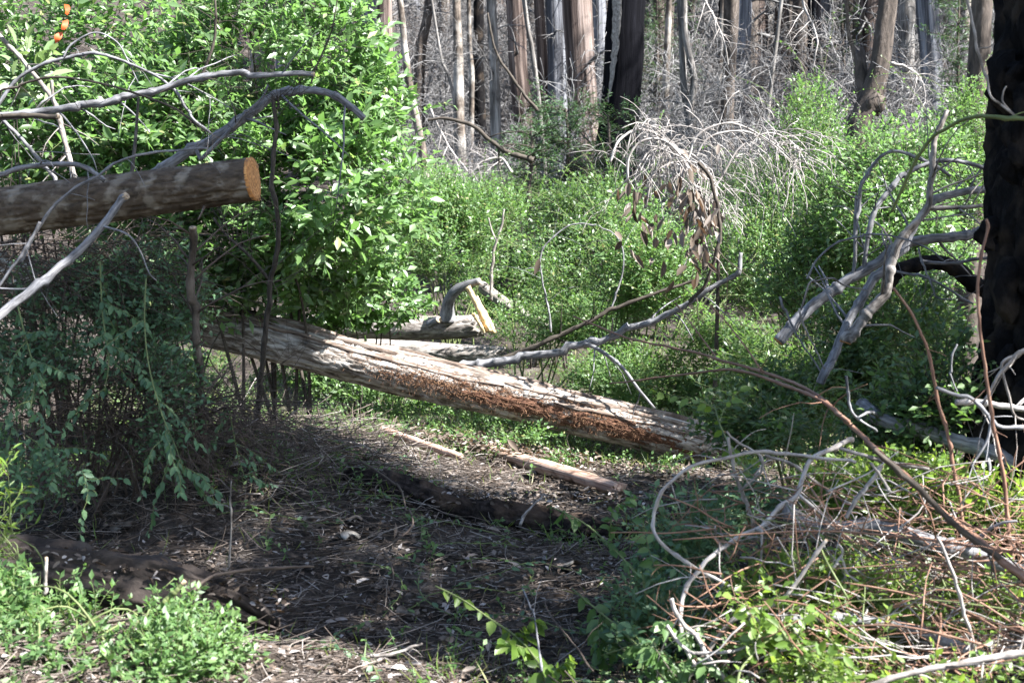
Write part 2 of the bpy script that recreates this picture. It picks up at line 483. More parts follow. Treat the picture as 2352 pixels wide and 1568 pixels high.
def ground_mat():
    m, nt, nodes, links, p = new_mat("forest_floor")
    tc = nodes.new("ShaderNodeTexCoord")
    n1 = nodes.new("ShaderNodeTexNoise"); n1.inputs["Scale"].default_value = 3.0; n1.inputs["Detail"].default_value = 8
    n2 = nodes.new("ShaderNodeTexNoise"); n2.inputs["Scale"].default_value = 45.0; n2.inputs["Detail"].default_value = 6
    for n in (n1, n2):
        links.new(tc.outputs["Object"], n.inputs["Vector"])
    c1 = ramp(nodes, [(.3, (.022, .018, .015)), (.5, (.052, .043, .037)), (.7, (.10, .085, .075))])
    links.new(n1.outputs[0], c1.inputs[0])
    c2 = ramp(nodes, [(.3, (.45, .45, .45)), (.7, (1.3, 1.3, 1.3))])
    links.new(n2.outputs[0], c2.inputs[0])
    mx = nodes.new("ShaderNodeMix"); mx.data_type = 'RGBA'; mx.blend_type = 'MULTIPLY'
    mx.inputs[0].default_value = 1.0
    links.new(c1.outputs[0], mx.inputs[6]); links.new(c2.outputs[0], mx.inputs[7])
    links.new(mx.outputs[2], p.inputs["Base Color"])
    p.inputs["Roughness"].default_value = .95
    p.inputs["Specular IOR Level"].default_value = .1
    b = nodes.new("ShaderNodeBump"); b.inputs["Strength"].default_value = .9; b.inputs["Distance"].default_value = .02
    links.new(n2.outputs[0], b.inputs["Height"]); links.new(b.outputs[0], p.inputs["Normal"])
    return m
M['ground'] = ground_mat()

# ------------------------------------------------------------------ builders
def frames(P):
    T = np.gradient(P, axis=0)
    T = nrm(T)
    ref = np.array([0, 0, 1.0]) if abs(T[0, 2]) < .8 else np.array([1.0, 0, 0])
    a = nrm(np.cross(T[0], ref))
    A = np.empty_like(P)
    for k in range(len(P)):
        a = nrm(a - T[k] * np.dot(a, T[k]))
        A[k] = a
    return T, A, np.cross(T, A)

def log_mesh(P, R, sides, disp=None, seed=0, jag0=0.0, jag1=0.0):
    """A solid stem with real relief: disp(u, ct, st) gives metres in or out at length u and direction (ct, st)."""
    P = np.asarray(P, float)
    K = len(P)
    R = np.broadcast_to(np.asarray(R, float), (K,))
    T, A, B = frames(P)
    L = np.concatenate([[0], np.cumsum(np.linalg.norm(np.diff(P, axis=0), axis=1))])
    th = np.arange(sides) * 2 * math.pi / sides
    ct, st = np.cos(th)[None, :].repeat(K, 0), np.sin(th)[None, :].repeat(K, 0)
    u = L[:, None].repeat(sides, 1)
    r = R[:, None] + (disp(u, ct, st) if disp else 0)
    V = P[:, None] + A[:, None] * (ct * r)[..., None] + B[:, None] * (st * r)[..., None]
    if jag0 or jag1:
        w0 = np.clip(1 - L / max(jag0 * 2, 1e-6), 0, 1) if jag0 else np.zeros(K)
        w1 = np.clip(1 - (L[-1] - L) / max(jag1 * 2, 1e-6), 0, 1) if jag1 else np.zeros(K)
        nz = fbm(np.stack([ct * 3, st * 3, np.zeros_like(ct) + seed], -1), 3, seed)
        V = V + T[:, None] * (w0[:, None] * nz * jag0 * 2 + w1[:, None] * nz * jag1 * 2)[..., None]
    mb = MB()
    G = np.stack([R.mean() * ct, R.mean() * st + seed * 3.7, u], -1)
    idx = np.arange(K * sides).reshape(K, sides)
    nx = np.roll(idx, -1, 1)
    quads = np.stack([idx[:-1], nx[:-1], nx[1:], idx[1:]], -1).reshape(-1, 4)
    Vf = np.vstack([V.reshape(-1, 3), V[0].mean(0)[None], V[-1].mean(0)[None]])
    Gf = np.vstack([G.reshape(-1, 3), G[0].mean(0)[None], G[-1].mean(0)[None]])
    c0, c1 = K * sides, K * sides + 1
    t0 = np.stack([np.full(sides, c0), nx[0], idx[0]], -1)
    t1 = np.stack([np.full(sides, c1), idx[-1], nx[-1]], -1)
    mb.add(Vf, [quads, np.vstack([t0, t1])], Gf)
    return mb

def grow(P, R, n, length, rng_len=.4, spread=.8, K=4, grav=0.0, r=.5, t0=.15, t1=1.0, up=0.0, wob=.12):
    """n children on each of the stems P[N,K0,3]."""
    N, K0, _ = P.shape
    t = rng.uniform(t0, t1, (N, n)) * (K0 - 1)
    i = np.clip(t.astype(int), 0, K0 - 2)
    f = (t - i)[..., None]
    ar = np.arange(N)[:, None]
    p = P[ar, i] * (1 - f) + P[ar, i + 1] * f
    rr = (R[ar, i] * (1 - f[..., 0]) + R[ar, i + 1] * f[..., 0]) * r
    d = nrm(P[ar, i + 1] - P[ar, i])
    p = p.reshape(-1, 3); d = d.reshape(-1, 3); rr = rr.reshape(-1)
    side = rnd(len(p))
    side = nrm(side - d * np.sum(side * d, -1, keepdims=True))
    d = nrm(d * (1 - spread * .6) + side * spread + np.array([0, 0, up]))
    L = length * rng.uniform(1 - rng_len, 1 + rng_len, len(p))
    Q = np.empty((len(p), K, 3)); Q[:, 0] = p
    for k in range(1, K):
        Q[:, k] = Q[:, k - 1] + d * (L / (K - 1))[:, None]
        d = nrm(d + rnd(len(p)) * wob + np.array([0, 0, -grav]))
    RR = rr[:, None] * np.linspace(1, .35, K)[None]
    return Q, RR

def px2(pts):
    return np.array([at(*p) for p in pts])

BR = []
def branch(label, pts, r0, r1, mat='bark_grey', name='fallen_branch', cat='branch', group=None, sides=7, n=None, subs=(), twigs=0,
           tlen=.25, tgrav=.1, tr=.35, wob=.004, cut0=None, cut1=None, world_pts=None, fine=0, tmat=None, leaves=0, knots=True):
    """A branch traced along its own path through space: stem, each side branch, each twig, cut faces."""
    P0 = px2(pts) if world_pts is None else np.asarray(world_pts, float)
    n = n or max(16, 12 * len(P0))
    P = spline(P0, n)
    seed = len(BR) + 1
    BR.append(label)
    wn_ = np.stack([fbm(np.stack([np.linspace(0, n * .18, n), np.full(n, seed * 3.1), np.full(n, k * 7.7)], -1), 3, seed) for k in range(3)], 1)
    ramp_ = np.minimum(1, np.linspace(0, 4, n))[:, None]
    P = P + wn_ * (wob * .5 + .38 * r0) * ramp_
    R = np.linspace(r0, r1, n) * (1 + .14 * fbm(np.stack([np.arange(n) * .45, np.full(n, seed), np.zeros(n)], -1), 3, 5))
    Ln = float(np.sum(np.linalg.norm(np.diff(P, axis=0), axis=1)))
    nn_ = max(3, int(Ln / rng.uniform(.10, .18)))
    node = np.sort(rng.uniform(0, 1, nn_)); tt = np.linspace(0, 1, n)
    kk_ = np.concatenate([[0], node, [1]])
    ko = np.vstack([np.zeros(3), rnd(nn_) * (.0022 + .22 * r0), np.zeros(3)])
    P = P + np.stack([np.interp(tt, kk_, ko[:, k]) for k in range(3)], 1)
    R = R * (1 + .28 * np.exp(-(np.min(np.abs(tt[:, None] - node[None]), 1) * Ln / .012) ** 2))
    t = thing(name, label, cat, P[0], group)
    sd = sides if r0 < .02 else max(sides, 12)
    def rel(u, ct, st):
        return r0 * .10 * fbm(np.stack([ct * 2.2, st * 2.2 + seed, u * 14], -1), 3, seed)
    log_mesh(P, R, sd, rel, seed).build('stem', M[mat], t, smooth=True)
    for which, Pc, Pn, rc in ((cut0, P[0], P[1], R[0]), (cut1, P[-1], P[-2], R[-1])):
        if which:
            disc(Pc, Pc - Pn, rc * .93, which, t)
    allP = [P]
    for s in subs:
        Q0 = px2(s[0])
        m_ = max(8, 6 * len(Q0))
        Q = spline(Q0, m_)
        j = int(np.argmin(np.linalg.norm(P - Q[0], axis=1)))
        Q[0] = P[j]
        mb = MB(); mb.tube(Q, np.linspace(s[1], s[2], m_), 6)
        mb.build('side_branch', M[s[3] if len(s) > 3 else mat], t, smooth=True)
        allP.append(Q)
    if twigs:
        TP = np.stack([spline(q, 12) for q in allP])
        TR = np.stack([np.linspace(r0, r1, 12) if k == 0 else np.full(12, subs[k - 1][1]) for k in range(len(allP))])
        Q, RR = grow(TP, TR, int(math.ceil(twigs / len(allP))), tlen, .5, .8, 6, tgrav, tr)
        for q, r_ in zip(Q, RR):
            mb = MB(); mb.tube(q, np.maximum(r_, .0012), 5)
            mb.build('side_twig', M[tmat or mat], t, smooth=True)
        if fine:
            Q2, R2 = grow(Q, RR, fine, tlen * .45, .5, .8, 4, tgrav, .6)
            mb = MB(); mb.tubes(Q2, np.maximum(R2, .0009), 3)
            mb.build('fine_twigs', M[tmat or mat], t, kind='stuff')
    return t

def disc(c, nor, r, mat, parent, rings=3):
    """A sawn face with a slight dome and ring steps."""
    nor = nrm(np.asarray(nor, float))
    ref = np.array([0, 0, 1.0]) if abs(nor[2]) < .8 else np.array([1.0, 0, 0])
    a = nrm(np.cross(nor, ref)); b = np.cross(nor, a)
    S = 20
    th = np.arange(S) * 2 * math.pi / S
    V = [np.asarray(c) + nor * .006]
    for k in range(1, rings + 1):
        rr = r * k / rings
        for x in th:
            rr2 = rr * (1 + .05 * math.sin(3 * x + c[0] * 9) + .03 * math.sin(7 * x)) if k == rings else rr
            V.append(np.asarray(c) + a * math.cos(x) * rr2 + b * math.sin(x) * rr2 + nor * (.004 + r * .02 * math.sin(x * 2 + k)))
    for x in th:
        V.append(np.asarray(c) + a * math.cos(x) * r + b * math.sin(x) * r - nor * .01)
    tri = [[0, 1 + i, 1 + (i + 1) % S] for i in range(S)]
    qs = []
    for k in range(rings):
        o0, o1 = 1 + k * S, 1 + (k + 1) * S
        qs += [[o0 + i, o1 + i, o1 + (i + 1) % S, o0 + (i + 1) % S] for i in range(S)]
    mb = MB()
    V = np.array(V); rel_ = V - np.asarray(c)
    mb.add(V, [np.array(tri), np.array(qs)], np.stack([rel_ @ a, rel_ @ b, np.zeros(len(V))], 1))
    return mb.build('cut_face', M[mat], parent)

LEAF_MESH = {}
def leaf_object(parent, pos, d, nor, L, W, lod, mat, name='leaf'):
    key = (lod, mat)
    if key not in LEAF_MESH:
        mb = MB()
        mb.leaves(np.zeros((1, 3)), np.array([[1.0, 0, 0]]), np.array([[0, 0, 1.0]]), 1.0, 1.0, lod)
        me = mb.mesh('leaf')
        me.materials.append(M[mat])
        LEAF_MESH[key] = me
    d = nrm(d); s = nrm(np.cross(nor, d)); n = np.cross(d, s)
    o = bpy.data.objects.new(name, LEAF_MESH[key])
    off = np.array(parent.location) if parent is not None else np.zeros(3)
    m = np.eye(4)
    m[:3, 0] = d * L; m[:3, 1] = s * W; m[:3, 2] = n * L; m[:3, 3] = pos - off
    o.matrix_basis = Matrix(m.tolist())
    if parent is not None:
        o.parent = parent
    COL.objects.link(o)
    return o

def put_leaves(t, pos, d, nor, L, W, lod, mat, singles=0):
    """The leaves nearest the camera one by one, the rest as one mass."""
    order = np.argsort(pos[:, 1])
    pick = order[:singles]
    rest = order[singles:]
    for i in pick:
        leaf_object(t, pos[i], d[i], nor[i], float(L[i]), float(W[i]), 'fine', mat)
    if len(rest):
        mb = MB()
        mb.leaves(pos[rest], d[rest], nor[rest], L[rest], W[rest], lod)
        mb.build('foliage', M[mat], t, kind='stuff')

def leaves_on(Q, per, L, W, tilt=.7, upn=.8, t0=.15, jit=.35, out=None):
    """Leaves along stems Q[N,K,3], set on alternate sides."""
    N, K, _ = Q.shape
    t = (np.linspace(t0, 1, per)[None, :] + rng.uniform(-.04, .04, (N, per))).clip(0, .999) * (K - 1)
    i = t.astype(int); f = (t - i)[..., None]
    ar = np.arange(N)[:, None]
    p = (Q[ar, i] * (1 - f) + Q[ar, i + 1] * f).reshape(-1, 3)
    d = nrm(Q[ar, i + 1] - Q[ar, i]).reshape(-1, 3)
    sg = np.where(np.arange(per) % 2 == 0, 1.0, -1.0)[None, :].repeat(N, 0).reshape(-1, 1)
    side = nrm(np.cross(d, np.array([0, 0, 1.0])) + rnd(len(p)) * .25)
    ld = nrm(d * (1 - tilt * .5) + side * sg * tilt + rnd(len(p)) * jit)
    nn = np.array([0, 0, upn * .6]) + rnd(len(p)) * .42 + SUN * .6
    if out is not None:
        nn = nn + np.repeat(out, per, 0) * .5
    s = rng.uniform(.45, 1.3, len(p))
    return p, ld, nrm(nn), L * s, W * s

def in_blobs(blobs, n, lo=.45, clump=0.0):
    if clump:
        p, o = in_blobs(blobs, int(n * 1.9), lo)
        v = fbm(p * clump, 2, 37) + rng.uniform(-.12, .12, len(p))
        k = np.argsort(-v)[:n]
        return p[k], o[k]
    w = np.array([b[2] if len(b) > 2 else np.prod(b[1]) ** (2 / 3) for b in blobs], float)
    k = rng.choice(len(blobs), n, p=w / w.sum())
    c = np.array([b[0] for b in blobs])[k]
    r = np.array([b[1] for b in blobs])[k]
    o = nrm(rnd(n))
    f = rng.uniform(lo ** 3, 1, n) ** (1 / 3)
    lump = 1 + .18 * vnoise(o * 2.5 + k[:, None] * 3.1, 4)
    return c + o * r * (f * lump)[:, None], o

def shrub(label, base, blobs, n_twigs, tlen, per, leaf, lod='mid', mat='leaf_small', stem='bark_dark', name='leafy_shrub', cat='shrub',
          group=None, n_stems=12, sr=.012, singles=0, upright=.5, droop=.06, tw=.0016, lo=.45, tilt=.7, twmat=None, upn=.8, out=.9, clump=1.6, whips=0, wlen=.8):
    t = thing(name, label, cat, base, group)
    base = np.asarray(base, float)
    p, o = in_blobs(blobs, n_twigs, lo, clump)
    d = nrm(o * out + np.array([0, 0, upright]) + rnd(n_twigs) * .45)
    L = tlen * rng.uniform(.6, 1.35, n_twigs)
    K = 3
    Q = np.empty((n_twigs, K, 3)); Q[:, 0] = p - d * (L * .6)[:, None]
    for k in range(1, K):
        Q[:, k] = Q[:, k - 1] + d * (L / (K - 1))[:, None]
        d = nrm(d + rnd(n_twigs) * .14 + np.array([0, 0, -droop]))
    mb = MB()
    Qt = Q[::2] if lod == 'far' else Q
    mb.tubes(Qt, tw * np.linspace(1.3, .5, K)[None].repeat(len(Qt), 0), 3, cap=False)
    mb.build('twigs', M[twmat or stem], t, kind='stuff')
    pos, ld, nn, LL, WW = leaves_on(Q, per, leaf[0], leaf[1], tilt, upn, out=o)
    put_leaves(t, pos, ld, nn, LL, WW, lod, mat, singles)
    if whips:      # long arching shoots that stand out of the mass, each with its own leaves
        p, o = in_blobs(blobs, whips, .75)
        d = nrm(o * [.8, .8, .4] + np.array([0, -.1, .9]) + rnd(whips) * .3)
        W_ = np.empty((whips, 9, 3)); W_[:, 0] = p - d * .15
        for k in range(1, 9):
            W_[:, k] = W_[:, k - 1] + d * (wlen * rng.uniform(.5, 1.2, whips) / 8)[:, None]
            d = nrm(d + rnd(whips) * .1 + np.array([0, 0, -.16]))
        pos, ld, nn, LL, WW = leaves_on(W_, 20, leaf[0] * .9, leaf[1] * .9, .8, .8, .1, .4)
        for q in W_:
            mb = MB(); mb.tube(q, np.linspace(tw * 2, tw * .8, 9), 4); mb.build('shoot', M['bark_green'], t, smooth=True)
        mb = MB(); mb.leaves(pos, ld, nn, LL, WW, 'mid'); mb.build('shoot_foliage', M[mat], t, kind='stuff')
    for j in rng.choice(n_twigs, n_stems, replace=False):
        b = base + np.array([rng.normal() * .12, rng.normal() * .12, -.03])
        mid = b * .45 + Q[j, 0] * .55 + np.array([0, 0, .12 * np.linalg.norm(Q[j, 0] - b)]) + rnd(1)[0] * .06
        c = spline([b, mid, Q[j, 0], Q[j, 1]], 14)
        mb = MB(); mb.tube(c, np.linspace(sr, sr * .3, 14), 6)
        mb.build('stem', M[stem], t, smooth=True)
    return t

def ground_under(x, y, d):
    p = at(x, y, d)
    return np.array([p[0], p[1], float(terrain(p[0], p[1]))])

def trunk(label, pts, widths, mat, flute=.06, freq=3.0, twigs=5, name='tree', cat='tree', group=None, top=3.5, sides=24, tlen=1.0, bend=.02,
          tmat='dead_twig', crown=None, patch=None):
    """A standing trunk through the given picture points, carried down to the ground and up past the frame."""
    W = [at(*p) for p in pts]
    px = [p[2] / FPX for p in pts]
    r = [w * q / 2 for w, q in zip(widths, px)]
    lo = W[-1] + (W[-1] - W[-2]) * .0
    slope = (W[-1] - W[0]) / max(1e-6, (W[0][2] - W[-1][2]))
    g = float(terrain(lo[0], lo[1])) - .25
    if lo[2] > g:
        W.append(np.array([lo[0] + slope[0] * (lo[2] - g) * .5, lo[1], g])); r.append(r[-1] * 1.25)
    topv = W[0] - slope * np.array([1, .3, 0]) * top + np.array([0, 0, top])
    topv[2] = W[0][2] + top
    W = [topv] + W; r = [r[0] * .8] + r
    W = W[::-1]; r = r[::-1]
    K = 46
    P = spline(np.column_stack([np.array(W), np.array(r)]), K)
    seed = len(BR) + 3; BR.append(label)
    w3 = np.stack([fbm(np.stack([np.linspace(0, 5, K), np.full(K, seed * 1.7), np.full(K, k * 5.1)], -1), 2, seed) for k in range(2)], 1)
    C = P[:, :3].copy(); C[:, :2] += w3 * bend
    t = thing(name, label, cat, C[0], group)
    rm = float(np.mean(r))
    def rel(u, ct, st):
        a = fbm(np.stack([ct * freq, st * freq + seed, u * .35], -1), 4, seed)
        b = fbm(np.stack([ct * 1.2, st * 1.2 + seed, u * 1.1], -1), 2, seed + 5)
        foot = np.clip(1 - u / .7, 0, 1) ** 2 * (.25 + .35 * fbm(np.stack([ct * 1.5, st * 1.5, u * 0 + seed], -1), 2, seed))
        return rm * (flute * 2.2 * (-np.abs(a)) + flute * .8 + .10 * b + foot)
    tr = log_mesh(C, P[:, 3], sides, rel, seed).build('trunk', M[mat], t, smooth=True)
    if twigs:
        Q, RR = grow(C[None, 12:], P[None, 12:, 3], twigs, tlen, .5, .9, 7, .06, .16, 0.05, .95, wob=.2)
        RR = np.minimum(RR, .03)
        for q, r_ in zip(Q, RR):
            mb = MB(); mb.tube(q, r_, 5)
            b = mb.build('branch', M[tmat], t, smooth=True)
            Q2, R2 = grow(q[None], r_[None], 9, tlen * .4, .5, .8, 5, .08, .5)
            mb = MB(); mb.tubes(Q2, np.maximum(R2, .003), 3)
            Q3, R3 = grow(Q2, R2, 2, tlen * .2, .5, .8, 3, .08, .6)
            mb.tubes(Q3, np.maximum(R3, .0022), 3)
            mb.build('fine_twigs', M[tmat], b, kind='stuff', origin=np.array(t.location))
    return t, C, P[:, 3]

# ------------------------------------------------------------------ the ground
def axis(stops):
    out = []
    for (a, b, n) in stops:
        out.append(np.linspace(a, b, n, endpoint=False))
    out.append([stops[-1][1]])
    return np.concatenate(out)

xs = axis([(-160, -30, 14), (-30, -5, 26), (-5, 5, 120), (5, 30, 26), (30, 160, 14)])
ys = axis([(-60, 0, 14), (0, 3.5, 12), (3.5, 13, 130), (13, 32, 50), (32, 100, 40), (100, 260, 14)])
gx, gy = np.meshgrid(xs, ys)
gz = terrain(gx, gy)
near = np.exp(-(gx / 4) ** 2) * sstep(3, 4, gy) * (1 - sstep(11, 14, gy))
gz = gz + near * (.035 * fbm(np.stack([gx * 6, gy * 6, gx * 0], -1), 4, 21) - .02)
mb = MB()
nx_, ny_ = len(xs), len(ys)
idx = np.arange(nx_ * ny_).reshape(ny_, nx_)
mb.add(np.stack([gx, gy, gz], -1), [np.stack([idx[:-1, :-1], idx[:-1, 1:], idx[1:, 1:], idx[1:, :-1]], -1).reshape(-1, 4)])
g = mb.build('ground', M['ground'], smooth=True)
g["kind"] = "structure"

# ------------------------------------------------------------------ the trees behind
TREES = [
 # label, points (x, y, depth), widths in pixels, material, flute, twigs, group
 ("dark reddish trunk rising behind the top of the bright leafy bush", [(882, 0, 24), (886, 150, 24), (890, 300, 24)], [34, 35, 38], 'redwood', .10, 4),
 ("slim mossy brown trunk bending to the right beside the leafy bush", [(918, 0, 19), (928, 90, 19), (943, 200, 19), (962, 300, 19), (975, 388, 19)], [14, 15, 17, 18, 20], 'bark_tree', .05, 4),
 ("grey trunk with a lit edge just right of the bending mossy trunk", [(985, 0, 27), (968, 100, 27), (962, 220, 27), (966, 360, 27)], [20, 24, 24, 26], 'bark_tree_dark', .06, 5),
 ("upright brown trunk with a pale sunlit streak, third from the leafy bush", [(1048, 0, 22), (1053, 120, 22), (1055, 260, 22), (1060, 390, 22)], [17, 22, 25, 27], 'bark_tree', .06, 4),
 ("thin pale dead stem leaning between two brown trunks", [(1008, 95, 21), (1030, 170, 21), (1046, 240, 21), (1052, 380, 21)], [6, 7, 7, 8], 'bark_tree_pale', .04, 3),
 ("slim dull brown trunk in front of a black burnt trunk", [(1078, 60, 25), (1084, 160, 25), (1083, 250, 25), (1080, 390, 25)], [10, 12, 12, 13], 'bark_tree', .05, 3),
 ("black burnt slim trunk left of the brightest pale trunk", [(1100, 120, 26), (1101, 220, 26), (1102, 300, 26), (1104, 400, 26)], [24, 25, 25, 27], 'char', .07, 3),
 ("brightly lit pale trunk standing left of the fluted redwoods", [(1128, 0, 21), (1135, 120, 21), (1138, 240, 21), (1144, 400, 21)], [22, 20, 24, 26], 'bark_tree_pale', .05, 4),
 ("leftmost fluted reddish redwood trunk, leaning slightly left", [(1182, 0, 24), (1190, 150, 24), (1203, 280, 24), (1212, 400, 24)], [38, 40, 44, 48], 'redwood', .13, 3),
 ("thin bare grey stem leaning across the front of the redwoods", [(1203, 0, 21), (1222, 110, 21), (1236, 210, 21), (1246, 330, 21)], [10, 11, 11, 12], 'bark_tree_pale', .04, 2),
 ("narrow dark redwood between the leaning grey stem and the silver trunk", [(1238, 0, 27), (1246, 130, 27), (1250, 250, 27), (1254, 380, 27)], [22, 24, 26, 28], 'redwood', .10, 2),
 ("silvery blue fluted trunk between two brown redwoods", [(1276, 0, 26), (1280, 130, 26), (1284, 260, 26), (1288, 390, 26)], [42, 44, 46, 50], 'redwood_grey', .12, 3),
 ("broad fluted redwood with stripes of sun, beside the burnt trunk", [(1324, 0, 23), (1332, 130, 23), (1339, 260, 23), (1348, 420, 23)], [62, 63, 66, 72], 'redwood', .13, 3),
 ("grey trunk half hidden behind the broad redwood and the burnt trunk", [(1376, 0, 28), (1378, 130, 28), (1379, 260, 28), (1381, 400, 28)], [30, 30, 31, 33], 'redwood_grey', .11, 3),
 ("thick blue black burnt trunk with a pale stripped side", [(1441, 0, 20), (1436, 130, 20), (1424, 280, 20), (1408, 430, 20)], [84, 88, 88, 96], 'char_pale', .06, 0),
 ("dim trunk among dark green conifer sprays", [(1512, 0, 26), (1514, 150, 26), (1515, 330, 26)], [24, 25, 27], 'bark_tree_dark', .08, 3),
 ("narrow brown trunk right of the green conifer", [(1536, 0, 23), (1530, 150, 23), (1526, 330, 23)], [14, 16, 18], 'bark_tree', .06, 3),
 ("pale thin trunk splitting low into two wavy stems", [(1560, 0, 20), (1566, 110, 20), (1570, 200, 20), (1582, 260, 20), (1590, 350, 20)], [14, 15, 16, 22, 24], 'bark_tree_pale', .05, 3),
 ("brown upright trunk above the arching dead branches", [(1680, 0, 21), (1676, 110, 21), (1670, 230, 21), (1668, 380, 21)], [34, 30, 31, 34], 'bark_tree_dark', .08, 5),
 ("slim grey trunk left of the brown upright trunk", [(1655, 130, 24), (1650, 220, 24), (1645, 340, 24)], [13, 14, 16], 'bark_tree', .05, 4),
 ("thin far trunk in the twig tangle left of the forked trunk", [(1815, 0, 30), (1812, 150, 30), (1808, 330, 30)], [14, 15, 17], 'bark_tree_dark', .06, 5),
 ("short leaning pale stem behind the light green shrub", [(1775, 170, 20), (1765, 260, 20), (1748, 390, 20)], [9, 10, 12], 'bark_tree_pale', .05, 4),
 ("wide dim trunk directly behind the forked trunk", [(1955, 0, 30), (1952, 120, 30), (1950, 320, 30)], [44, 45, 50], 'bark_tree_dark', .08, 4),
 ("pale sunlit trunk just right of the forked trunk", [(2084, 0, 26), (2082, 150, 26), (2079, 330, 26)], [36, 36, 40], 'bark_tree_pale', .08, 4),
 ("purple grey redwood trunk between the forked trunk and the charred one", [(2128, 0, 23), (2137, 130, 23), (2145, 330, 23)], [46, 46, 50], 'redwood_grey', .12, 4),
 ("dim brown trunk partly hidden by the big charred trunk", [(2258, 0, 15), (2250, 130, 15), (2238, 320, 15)], [44, 46, 52], 'bark_tree_dark', .08, 2),
]
for (lab, pts, wd, mt, fl, tw) in TREES:
    t, C, R = trunk(lab, pts, wd, mt, fl, 3.2 if 'redwood' in mt else 2.2, tw, group='standing trunks behind the clearing', tlen=.9)
    if 'splitting low' in lab:
        q = spline([at(1582, 262, 20), at(1594, 190, 19.9), at(1584, 130, 19.9), at(1572, 60, 19.9), at(1574, -120, 19.9)], 24)
        mb = MB(); mb.tube(q, np.linspace(.055, .035, 24), 10)
        mb.build('forked_stem', M['bark_tree_pale'], t, smooth=True)
    if 'stripped side' in lab:
        # bare pale wood where the bark burnt away: a curved strip lying proud of the trunk's near left side
        mb = MB()
        A = [(1408, -20), (1407, 60), (1404, 130), (1400, 200), (1396, 235)]
        B = [(1430, -20), (1426, 60), (1418, 130), (1408, 200), (1398, 240)]
        rows = []
        for k in range(30):
            f = k / 29
            a_ = spline(A, 30)[k]; b_ = spline(B, 30)[k]
            for m_ in range(7):
                g_ = m_ / 6
                x = a_[0] * (1 - g_) + b_[0] * g_ + 2.2 * vnoise(np.array([k * .9, m_ * .0, 3.0]), 2); y = a_[1]
                cx = np.interp(y, [-20, 130, 280], [1442, 1436, 1424]); rad = 42.0
                u = max(-.98, min(.98, (x - cx) / rad))
                dd = 20 - math.sqrt(1 - u * u) * rad * 20 / FPX - .035
                rows.append(at(cx + u * rad * 1.03, y, dd))
        ii = np.arange(210).reshape(30, 7)
        grain = np.array([[m_ * .03, 0, k * .1] for k in range(30) for m_ in range(7)])
        mb.add(np.array(rows), [np.stack([ii[:-1, :-1], ii[1:, :-1], ii[1:, 1:], ii[:-1, 1:]], -1).reshape(-1, 4)], grain)
        mb.build('stripped_wood', M['bark_pale'], t, smooth=True)

# the forked trunk with a burl
t = thing('tree', "dark forked trunk with a knobbly burl at its fork", 'tree', ground_under(1968, 330, 18), 'standing trunks behind the clearing')
Pm = spline([np.array(t.location) - [0, 0, .2], at(1970, 330, 18), at(1985, 262, 18), at(2004, 215, 18), at(2022, 150, 18), at(2032, 70, 18), at(2042, -30, 18), at(2052, -400, 18)], 60)
Rm = np.interp(np.linspace(0, 1, 60), [0, .1, .25, .33, .5, 1], [.17, .15, .17, .155, .13, .085])
log_mesh(Pm, Rm, 26, lambda u, ct, st: .035 * fbm(np.stack([ct * 3, st * 3, u * .8], -1), 4, 31) + .02 * fbm(np.stack([ct * 1.5, st * 1.5, u * 4], -1), 3, 8), 4).build('trunk', M['bark_tree_dark'], t, smooth=True)
Ps = spline([at(1990, 255, 18), at(1981, 200, 18.1), at(1977, 150, 18.15), at(1974, 118, 18.2)], 20)
log_mesh(Ps, np.linspace(.1, .065, 20), 18, lambda u, ct, st: .02 * fbm(np.stack([ct * 3, st * 3, u * 2], -1), 3, 6), 5, jag1=.06).build('broken_stem', M['bark_tree_dark'], t, smooth=True)
Ps = spline([at(1979, 190, 18.1), at(1962, 120, 18.2), at(1948, 70, 18.2), at(1942, -40, 18.2)], 20)
mb = MB(); mb.tube(Ps, np.linspace(.035, .02, 20), 8); mb.build('side_branch', M['bark_tree'], t, smooth=True)
th, ph = np.meshgrid(np.linspace(0, 2 * math.pi, 25)[:-1], np.linspace(0.02, math.pi - .02, 16))
sp = np.stack([np.sin(ph) * np.cos(th), np.sin(ph) * np.sin(th), np.cos(ph)], -1)
sp = sp * (1 + .8 * fbm(sp * 2.2, 5, 12))[..., None] * np.array([.13, .13, .16])
ii = np.arange(16 * 24).reshape(16, 24); nx2 = np.roll(ii, -1, 1)
mb = MB(); mb.add(at(2004, 240, 17.97) + sp.reshape(-1, 3), [np.stack([ii[:-1], ii[1:], nx2[1:], nx2[:-1]], -1).reshape(-1, 4)], sp.reshape(-1, 3))
mb.build('burl', M['bark_tree_dark'], t, smooth=True)

# the big charred trunk at the edge of the frame
bx, by = 2.34, 5.85
t = thing('charred_tree', "huge blackened trunk close at the edge of the clearing", 'tree', (bx, by, float(terrain(bx, by))))
zz = np.linspace(-.2, 7.5, 230)
P = np.stack([bx + .012 * zz + .03 * np.sin(zz * 1.1), np.full(230, by), zz], 1)
Rb = .43 + .05 * np.exp(-np.maximum(zz - .1, 0) / .4) - .01 * zz
def rel(u, ct, st):
    w = .3 * fbm(np.stack([ct * 2, st * 2, u * 2], -1), 3, 79)
    a = fbm(np.stack([(ct + w) * 4.5, (st + w) * 4.5, u * 1.6], -1), 4, 77)
    x = fbm(np.stack([ct * 4, st * 4, u * 7 + w * 3], -1), 3, 78)
    b = fbm(np.stack([ct * 1.3, st * 1.3, u * 1.6], -1), 3, 70)
    c = fbm(np.stack([ct * 12, st * 12, u * 12], -1), 3, 71)
    crack = np.maximum(np.clip(1 - np.abs(a) / .08, 0, 1), .7 * np.clip(1 - np.abs(x) / .05, 0, 1))
    return -.045 * crack + .09 * b + .035 * c
log_mesh(P, Rb, 110, rel, 9).build('trunk', M['char'], t, smooth=False)
